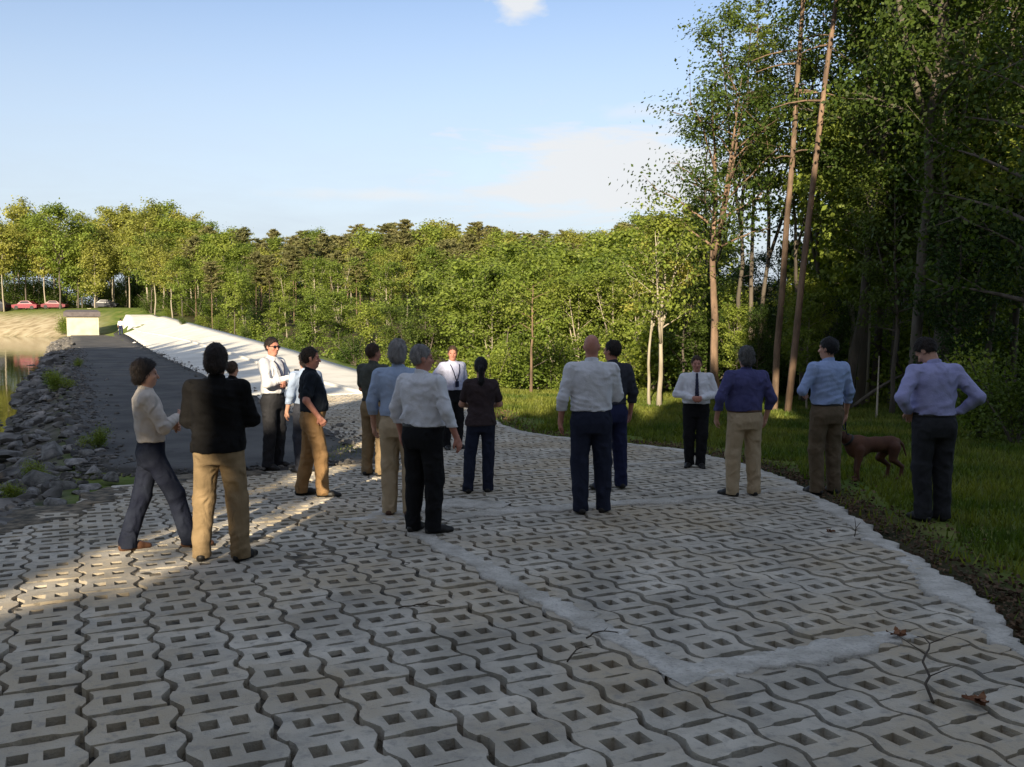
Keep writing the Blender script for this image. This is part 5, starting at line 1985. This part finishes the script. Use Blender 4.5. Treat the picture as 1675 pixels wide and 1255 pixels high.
def dog():
    base = G(1425, 786)
    V = Vol((-0.62, -0.16, -0.01), (0.60, 0.16, 0.86), 0.0075)
    # facing -x (to the left in the picture); shoulder height 0.58
    c = V.cone
    V.ell((-0.20, 0, 0.45), (0.17, 0.105, 0.155), None, 0.03)      # deep chest
    V.ell((0.05, 0, 0.475), (0.20, 0.088, 0.105), None, 0.05)      # loin
    V.ell((0.25, 0, 0.48), (0.13, 0.085, 0.105), None, 0.05)       # rump
    c((-0.29, 0, 0.50), (-0.40, 0, 0.58), 0.085, 0.065, 0.05)      # neck, head lowered
    V.ell((-0.46, 0, 0.60), (0.085, 0.066, 0.066), None, 0.03)     # skull
    c((-0.50, 0, 0.585), (-0.60 + 0.01, 0, 0.560), 0.045, 0.034, 0.02)
    for s in (-1, 1):
        c((-0.43, s * 0.05, 0.645), (-0.445, s * 0.083, 0.575), 0.022, 0.012, 0.012)   # hanging ears
        y = s * 0.075
        f = 0.03 * s
        c((-0.22, y, 0.42), (-0.19 + f, y, 0.30), 0.062, 0.042, 0.03)                 # front leg
        c((-0.19 + f, y, 0.30), (-0.21 + f, y, 0.155), 0.038, 0.026, 0.015)
        c((-0.21 + f, y, 0.155), (-0.20 + f, y, 0.035), 0.026, 0.021, 0.01)
        c((-0.20 + f, y, 0.028), (-0.245 + f, y, 0.022), 0.026, 0.023, 0.01)
        h = -0.05 * s
        c((0.27, y, 0.44), (0.20 + h, y, 0.285), 0.080, 0.050, 0.03)                  # thigh, knee forward
        c((0.20 + h, y, 0.285), (0.335 + h, y, 0.185), 0.045, 0.027, 0.015)           # to the hock, backwards
        c((0.335 + h, y, 0.185), (0.315 + h, y, 0.040), 0.026, 0.022, 0.01)
        c((0.315 + h, y, 0.028), (0.27 + h, y, 0.022), 0.026, 0.023, 0.01)
    c((0.36, 0, 0.53), (0.43, 0, 0.46), 0.024, 0.018, 0.02)
    c((0.43, 0, 0.46), (0.48, 0, 0.32), 0.018, 0.009, 0.01)
    root = empty('dog', base, R(8), 1.0)
    tag(root, 'reddish-brown short-haired dog standing on the grass beside the man with the leash', 'dog')
    fur = mat('fur_red', (0.06, 0.024, 0.013), (0.11, 0.045, 0.023), scale=7, rough=0.75, bump=0.4, bscale=140)
    V.zcut(0.0)
    obj('body', V.mesh('body'), fur, root)
    V = Vol((-0.45, -0.13, 0.44), (-0.24, 0.13, 0.70), 0.006)
    V.cone((-0.335, 0, 0.535), (-0.352, 0, 0.549), 0.090, 0.087, 0.0)
    V.half((-0.352, 0, 0.549), (-0.77, 0, 0.64))
    V.half((-0.330, 0, 0.531), (0.77, 0, -0.64))
    obj('collar', V.mesh('collar'), M_LEATHER, root)
    V = Vol((-0.63, -0.05, 0.50), (-0.55, 0.05, 0.62), 0.005)
    V.ell((-0.60, 0, 0.572), (0.018, 0.022, 0.016), None, 0)
    obj('nose', V.mesh('nose'), M_LEATHER, root)
    for s in (-1, 1):
        V = Vol((-0.55, s * 0.045 - 0.03, 0.58), (-0.48, s * 0.045 + 0.03, 0.66), 0.005)
        V.ell((-0.522, s * 0.044, 0.617), (0.011, 0.011, 0.009), None, 0)
        obj('eye', V.mesh('eye'), M_EYE, root)
    # leash from the man's right hand to the collar
    man, J, sc = DOGMAN
    a = Matrix.Translation(man.location) @ Matrix.Rotation(man.rotation_euler.z, 4, 'Z') @ Matrix.Scale(sc, 4) @ (J['wrR'] + (J['wrR'] - J['elR']).normalized() * 0.10)
    b = Matrix.Translation(base) @ Matrix.Rotation(R(8), 4, 'Z') @ Vector((-0.33, 0, 0.62))
    t = np.linspace(0, 1, 16)[:, None]
    a_, b_ = np.array(a), np.array(b)
    mb = MB()
    mb.tube(a_ + (b_ - a_) * t + np.array([0, 0, -0.07]) * np.sin(np.pi * t), 0.007, 6)
    th = np.linspace(0, 6.28, 14)[:, None]
    mb.tube(a_ + np.concatenate([0 * th, 0.05 * np.sin(th), -0.06 + 0.06 * np.cos(th)], 1), 0.007, 6, cap=False)
    tag(obj('dog_leash', mb.mesh('dog_leash', True), M_LANY), 'dark leash running from the man to the collar of the brown dog', 'leash')


dog()
# ------------------------------------------------------------------ riprap, gatehouse, cars, debris
M_ROCK = mat('rock', (0.10, 0.095, 0.088), (0.26, 0.245, 0.225), scale=2.5, rough=0.95, bump=0.7, bscale=14, objrand=0.3, detail=8)
M_ROCKS = mat('riprap_stone', (0.07, 0.065, 0.06), (0.19, 0.175, 0.155), scale=2.5, rough=0.95, bump=0.6, bscale=14, island=0.4, detail=8)


def rock_pts(r_, sub=1):
    g = (1 + 5 ** 0.5) / 2
    V = np.array([(-1, g, 0), (1, g, 0), (-1, -g, 0), (1, -g, 0), (0, -1, g), (0, 1, g), (0, -1, -g), (0, 1, -g), (g, 0, -1), (g, 0, 1), (-g, 0, -1), (-g, 0, 1)], float)
    F = [(0, 11, 5), (0, 5, 1), (0, 1, 7), (0, 7, 10), (0, 10, 11), (1, 5, 9), (5, 11, 4), (11, 10, 2), (10, 7, 6), (7, 1, 8), (3, 9, 4), (3, 4, 2), (3, 2, 6), (3, 6, 8), (3, 8, 9), (4, 9, 5), (2, 4, 11), (6, 2, 10), (8, 6, 7), (9, 8, 1)]
    V /= np.linalg.norm(V[0])
    for _ in range(sub):
        V = list(map(tuple, V))
        cache, nf = {}, []

        def mid(a, b):
            k = (min(a, b), max(a, b))
            if k not in cache:
                m = (np.array(V[a]) + np.array(V[b])) / 2
                V.append(tuple(m / np.linalg.norm(m)))
                cache[k] = len(V) - 1
            return cache[k]
        for a, b, c in F:
            x, y, z = mid(a, b), mid(b, c), mid(c, a)
            nf += [(a, x, z), (b, y, x), (c, z, y), (x, y, z)]
        F = nf
        V = np.array(V)
    # flatten against random planes to give broken faces
    for _ in range(9):
        n = r_.normal(0, 1, 3)
        n /= np.linalg.norm(n)
        d = r_.uniform(0.45, 0.85)
        e = V @ n - d
        V = V - np.maximum(e, 0)[:, None] * n[None]
    return V * np.array([1, r_.uniform(0.6, 0.95), r_.uniform(0.4, 0.7)]), np.array(F)


def riprap():
    r_ = np.random.default_rng(19)
    protos = []
    for k in range(5):
        V, F = rock_pts(r_, 2)
        me = mesh_np('boulder', V, F)
        me.materials.append(M_ROCK)
        protos.append(me)
    # the larger stones of the near shoulder, one by one
    spots = [(88, 745, 0.34), (70, 790, 0.30), (128, 760, 0.22), (155, 775, 0.20), (40, 770, 0.24), (22, 800, 0.22), (100, 800, 0.20), (150, 800, 0.16), (60, 720, 0.22), (110, 715, 0.18), (30, 735, 0.25), (85, 690, 0.22), (60, 680, 0.22), (100, 665, 0.20), (75, 655, 0.2), (5, 755, 0.24),
             (135, 725, 0.16), (120, 780, 0.14), (172, 760, 0.14), (185, 785, 0.13), (50, 815, 0.18), (90, 825, 0.14), (130, 808, 0.12), (10, 725, 0.22), (45, 700, 0.22), (140, 745, 0.15), (165, 740, 0.12), (105, 770, 0.16), (15, 780, 0.17), (75, 770, 0.17)]
    for i, (px, py, s) in enumerate(spots):
        p = G(px, py)
        u, v = uv(p.x, p.y)
        if in_poly(u, v, PAVE):
            continue
        o = obj('boulder', protos[i % 5])
        o.location = (p.x, p.y, p.z + s * 0.12)
        o.rotation_euler = (r_.uniform(-0.3, 0.3), r_.uniform(-0.3, 0.3), r_.uniform(0, 6.28))
        o.scale = (s, s, s)
        if i == 0:
            tag(o, 'large flat-topped pale grey boulder, biggest stone on the shoulder by the water', 'boulder', 'boulders on the water-side shoulder')
        else:
            tag(o, 'grey broken boulder lying on the rough shoulder between water and asphalt', 'boulder', 'boulders on the water-side shoulder')
    mb = MB()
    base = [rock_pts(r_, 1) for _ in range(6)]
    n = 0
    while n < 3200:
        u = 10 + 100 * r_.random() ** 2.2
        v = r_.uniform(-2.6, 0.1)
        if u < 12.6 and v > -0.7 + 0.25 * (u - 10):
            continue
        s = r_.gamma(4, 0.026) * (1.0 if u < 30 else 1.5)
        if v > -0.5 and r_.random() < 0.5:
            s *= 0.5
        V, F = base[r_.integers(6)]
        a = r_.uniform(0, 6.28)
        ca, sa = math.cos(a), math.sin(a)
        V = V @ np.array([[ca, sa, 0], [-sa, ca, 0], [0, 0, 1]]) * s
        x, y = xy(u, v)
        z = float(terrain(x, y))
        mb.add(V + np.array([x, y, z + s * 0.15]), F)
        n += 1
    for i in range(2600):                                   # stones and gravel scattered along both edges of the asphalt
        u = 11.5 + 60 * r_.random() ** 1.8
        if r_.random() < 0.6:
            v = abs(r_.normal(0, 0.35)) * (1 if u > 13.5 else 1.5)
        else:
            v = 4.4 + r_.normal(0, 0.25)
        if u < 13.5:
            v = r_.uniform(-0.3, 4.6)
            u = 12.7 + abs(r_.normal(0, 0.25))
        s = r_.gamma(3, 0.010)
        V, F = base[r_.integers(6)]
        x, y = xy(u, v)
        mb.add(V * s + np.array([x, y, float(surf(u, v)) + 0.012 + s * 0.2]), F)
    tag(obj('riprap', mb.mesh('riprap'), M_ROCKS), 'broken stone riprap lining the water side of the dam', 'riprap', kind='stuff')
    # weeds between the stones
    r2 = random.Random(4)
    for px, py, h in [(95, 640, 0.7), (85, 632, 0.6), (130, 600, 0.4), (112, 545, 2.6), (105, 548, 2.2), (60, 790, 0.35), (20, 830, 0.35), (160, 735, 0.4)]:
        p = G(px, py)
        plant('bu%d' % r2.randrange(3), p, h, wid=1.1, label='green weed growing between the stones on the water side', cat='weed', group='weeds among the riprap', r_=r2)


riprap()

M_CONC = mat('gatehouse_concrete', (0.50, 0.45, 0.31), (0.62, 0.57, 0.42), scale=1.2, rough=0.9, bump=0.2, bscale=10)
M_ROOF = mat('gatehouse_roof', (0.10, 0.085, 0.085), (0.15, 0.13, 0.13), scale=2, rough=0.9)


def gatehouse():
    c = at(137, 108)
    x0, x1 = (115 - 837.5) / FPX * 108, (162 - 837.5) / FPX * 108
    z0 = terrain(c.x, c.y) - 0.6
    zt = CAMZ + 2 / FPX * 108
    root = empty('gatehouse', (c.x, 108, float(z0)), R(26))
    mb = MB()
    w = (x1 - x0) / 2
    h = zt - z0
    mb.box((-w, -0.2, 0), (w, 3.4, h))
    for k in range(3):
        zz = h * (k + 1) / 4
        mb.box((-w - 0.012, -0.212, zz - 0.02), (w + 0.012, 3.412, zz + 0.02))
    obj('wall', mb.mesh('wall'), M_CONC, root)
    mb = MB()
    ov = 0.22
    A = np.array([(-w - ov - 0.1, -0.5, h + 0.003), (w + ov, -0.5, h + 0.003), (w + ov, 3.7, h + 0.003), (-w - ov - 0.1, 3.7, h + 0.003),
                  (-w - ov - 0.1, -0.5, h + 0.55), (w + ov, -0.5, h + 0.55), (w + ov - 0.3, 3.7, h + 0.85), (-w - ov + 0.2, 3.7, h + 0.85)])
    mb.add(A, np.array([(0, 3, 2, 1), (4, 5, 6, 7), (0, 1, 5, 4), (1, 2, 6, 5), (2, 3, 7, 6), (3, 0, 4, 7)]))
    obj('roof', mb.mesh('roof'), M_ROOF, root)
    mb = MB()
    mb.box((w - 1.0, -0.225, 0.55), (w - 0.25, -0.203, h - 0.6))
    obj('door', mb.mesh('door'), M_CONC, root)
    tag(root, 'small cream concrete gatehouse with dark flat roof at the far end of the dam', 'gatehouse')


gatehouse()


def car(label, px, d, yaw, paint, L=4.4, Hc=1.45, suv=False):
    p = at(px, d)
    root = empty('parked_car', p, R(yaw))
    h1, hs = Hc * 0.55, Hc
    prof = [(-L / 2, 0.35), (-L / 2, h1 * 0.95), (-L * 0.28, h1 + 0.08), (-L * 0.13, hs - 0.03), (L * 0.16, hs), (L * (0.44 if suv else 0.34), h1 + 0.12), (L / 2, h1), (L / 2, 0.32), (L * 0.40, 0.22), (-L * 0.40, 0.22)]
    W2 = 0.86
    mb = MB()
    n = len(prof)
    a = np.array([(x, -W2 * (0.86 if z > h1 + 0.2 else 1), z) for x, z in prof])
    b = a * np.array([1, -1, 1])
    F = [(i, (i + 1) % n, (i + 1) % n + n, i + n) for i in range(n)]
    mb.add(np.vstack([a, b]), [np.array(F), np.array([list(range(n))[::-1]]), np.array([[q + n for q in range(n)]])])
    obj('body', mb.mesh('body'), paint, root)
    for s in (-1, 1):
        mb = MB()
        y = s * W2 * 0.93
        q = np.array([(-L * 0.22, y * 1.02, h1 + 0.10), (-L * 0.12, y * 0.94, hs - 0.10), (L * 0.15, y * 0.94, hs - 0.08), (L * 0.27, y * 1.02, h1 + 0.12)])
        q2 = q + np.array([0, s * 0.03, 0])
        mb.add(np.vstack([q, q2]), np.array([(0, 1, 2, 3), (4, 7, 6, 5), (0, 4, 5, 1), (1, 5, 6, 2), (2, 6, 7, 3), (3, 7, 4, 0)]))
        obj('window', mb.mesh('window'), M_GLASS, root)
        for x in (-L * 0.31, L * 0.31):
            mb = MB()
            mb.tube([(x, s * (W2 - 0.18), 0.31), (x, s * (W2 + 0.02), 0.31)], 0.31, 14)
            obj('wheel', mb.mesh('wheel'), M_LEATHER, root)
    tag(root, label, 'car')


M_RED = mat('paint_red', (0.22, 0.03, 0.045), None, rough=0.3, spec=0.5)
M_MAROON = mat('paint_maroon', (0.16, 0.02, 0.03), None, rough=0.3, spec=0.5)
M_SILV = mat('paint_silver', (0.45, 0.45, 0.47), None, rough=0.3, spec=0.5)
M_DKCAR = mat('paint_dark', (0.02, 0.022, 0.03), None, rough=0.3, spec=0.5)
car('bright red parked car at the edge of the far wood', 46, 151, 4, M_RED, L=4.1)
car('dark maroon low parked car between the red car and the gatehouse', 93, 152, 184, M_MAROON, L=4.0, Hc=1.35)
car('silver parked car half hidden by the roof of the gatehouse', 152, 152, 6, M_SILV, L=4.1)
car('dark grey parked car just right of the gatehouse roof', 176, 155, 184, M_DKCAR, L=4.1, Hc=1.4)
car('tall dark vehicle at the left edge of the picture', -4, 150, 0, M_DKCAR, Hc=2.1, suv=True)


def small_things():
    r_ = np.random.default_rng(31)
    # pale post by the far shore trees
    p = at(149, 141)
    mb = MB()
    mb.tube([(0, 0, -0.2), (0, 0, 3.2)], 0.11, 8)
    mb.box((-0.3, -0.12, 2.7), (0.3, 0.12, 3.6))
    o = obj('sign_post', mb.mesh('sign_post'), M_CONC, None, p)
    tag(o, 'pale post with a small board behind the gatehouse roof', 'post')
    p = G(221, 563)
    V, F = rock_pts(r_, 1)
    o = obj('marker_stone', mesh_np('marker_stone', V * 0.22, F), M_SLAB, None, (p.x, p.y, p.z + 0.08))
    tag(o, 'small white block lying on the asphalt crest near the far end', 'stone')
    plant('bd0', at(298, 84), 0.9, wid=1.2, label='small dark green shrub at the edge of the white spillway', cat='bush')
    # twigs and leaves on the paving
    mt = mat('twig', (0.05, 0.04, 0.03), (0.09, 0.07, 0.05), scale=20, rough=0.95)
    ml = mat('dead_oak_leaf', (0.14, 0.055, 0.025), (0.24, 0.11, 0.05), scale=14, rough=0.85, bump=0.3)

    def twig(px, py, L_, az, label, up_=0.02, nb=3, r0=0.006):
        p = G(px, py)
        mb = MB()
        q = np.linspace(0, 1, 9)
        w = np.cumsum(r_.normal(0, 0.02, (9, 3)), 0) * L_ * 1.5
        pts = np.stack([np.cos(az) * L_ * (q - 0.5), np.sin(az) * L_ * (q - 0.5), 0.014 + up_ * np.sin(q * 3.1)], 1) + w * np.array([1, 1, 0.15])
        pts[:, 2] = np.maximum(pts[:, 2], 0.010)
        mb.tube(pts, np.linspace(r0, r0 * 0.4, 9), 5)
        for k in range(nb):
            i = 2 + 2 * k
            d = np.array([np.cos(az + (0.7 if k % 2 else -0.8)), np.sin(az + (0.7 if k % 2 else -0.8)), 0.15]) * L_ * 0.22
            mb.tube(np.stack([pts[i], pts[i] + d * 0.5, pts[i] + d]), [r0 * 0.5, r0 * 0.4, r0 * 0.2], 4)
        o = obj('twig', mb.mesh('twig', True), mt, None, p)
        tag(o, label, 'twig', 'twigs on the paving')
    twig(690, 995, 0.34, 0.1, 'forked twig on the blocks left of the concrete strip')
    twig(1525, 1100, 0.95, 1.2, 'long bare branched twig near the lower right corner', 0.05, 3, 0.008)
    twig(945, 1075, 0.26, 1.0, 'short curved twig near the bend of the concrete strip', 0.03)
    twig(985, 1045, 0.22, 0.3, 'thin twig lying across the edge of the concrete strip', 0.03)

    def leaf(px, py, s, label):
        p = G(px, py)
        mb = MB()
        for k in range(5):
            a = r_.uniform(0, 6.28)
            t = np.linspace(-1, 1, 7)
            wd_ = (1 - t ** 2) * 0.32 * (1 + 0.35 * np.cos(t * 9))
            x, y = t * s * 0.5, wd_ * s * 0.5
            off = r_.normal(0, 0.25, 2) * s
            z = 0.014 + 0.004 * k + 0.02 * t ** 2 * r_.uniform(0.3, 1.2)
            top = np.stack([x * math.cos(a) - y * math.sin(a) + off[0], x * math.sin(a) + y * math.cos(a) + off[1], z + 0.012], 1)
            bot = np.stack([x * math.cos(a) + y * math.sin(a) + off[0], x * math.sin(a) - y * math.cos(a) + off[1], z], 1)
            F = [(i, i + 1, i + 8, i + 7) for i in range(6)]
            mb.add(np.vstack([top, bot]), np.array(F))
        o = obj('dead_leaf', mb.mesh('dead_leaf', True), ml, None, p)
        tag(o, label, 'leaf', 'dead leaves on the paving')
    leaf(1463, 1047, 0.11, 'clump of brown dead leaves beside the end of the concrete strip')
    leaf(1600, 1153, 0.11, 'reddish brown dead leaf at the lower right corner')
    leaf(1360, 875, 0.06, 'small brown dead leaf near the grass edge')
    # stalk of a weed near the grass edge
    p = G(1398, 878)
    mb = MB()
    mb.tube([(0, 0, 0), (0.01, 0, 0.08), (0.0, 0.01, 0.17)], [0.005, 0.004, 0.002], 5)
    mb.tube([(0.01, 0, 0.08), (0.05, 0, 0.13)], [0.003, 0.002], 4)
    mb.tube([(0.005, 0, 0.05), (-0.04, 0.01, 0.10)], [0.003, 0.002], 4)
    tag(obj('weed_stalk', mb.mesh('weed_stalk', True), mt, None, p), 'thin dry weed stalk standing in the paving edge by the grass', 'weed')


small_things()
cleanup_protos()
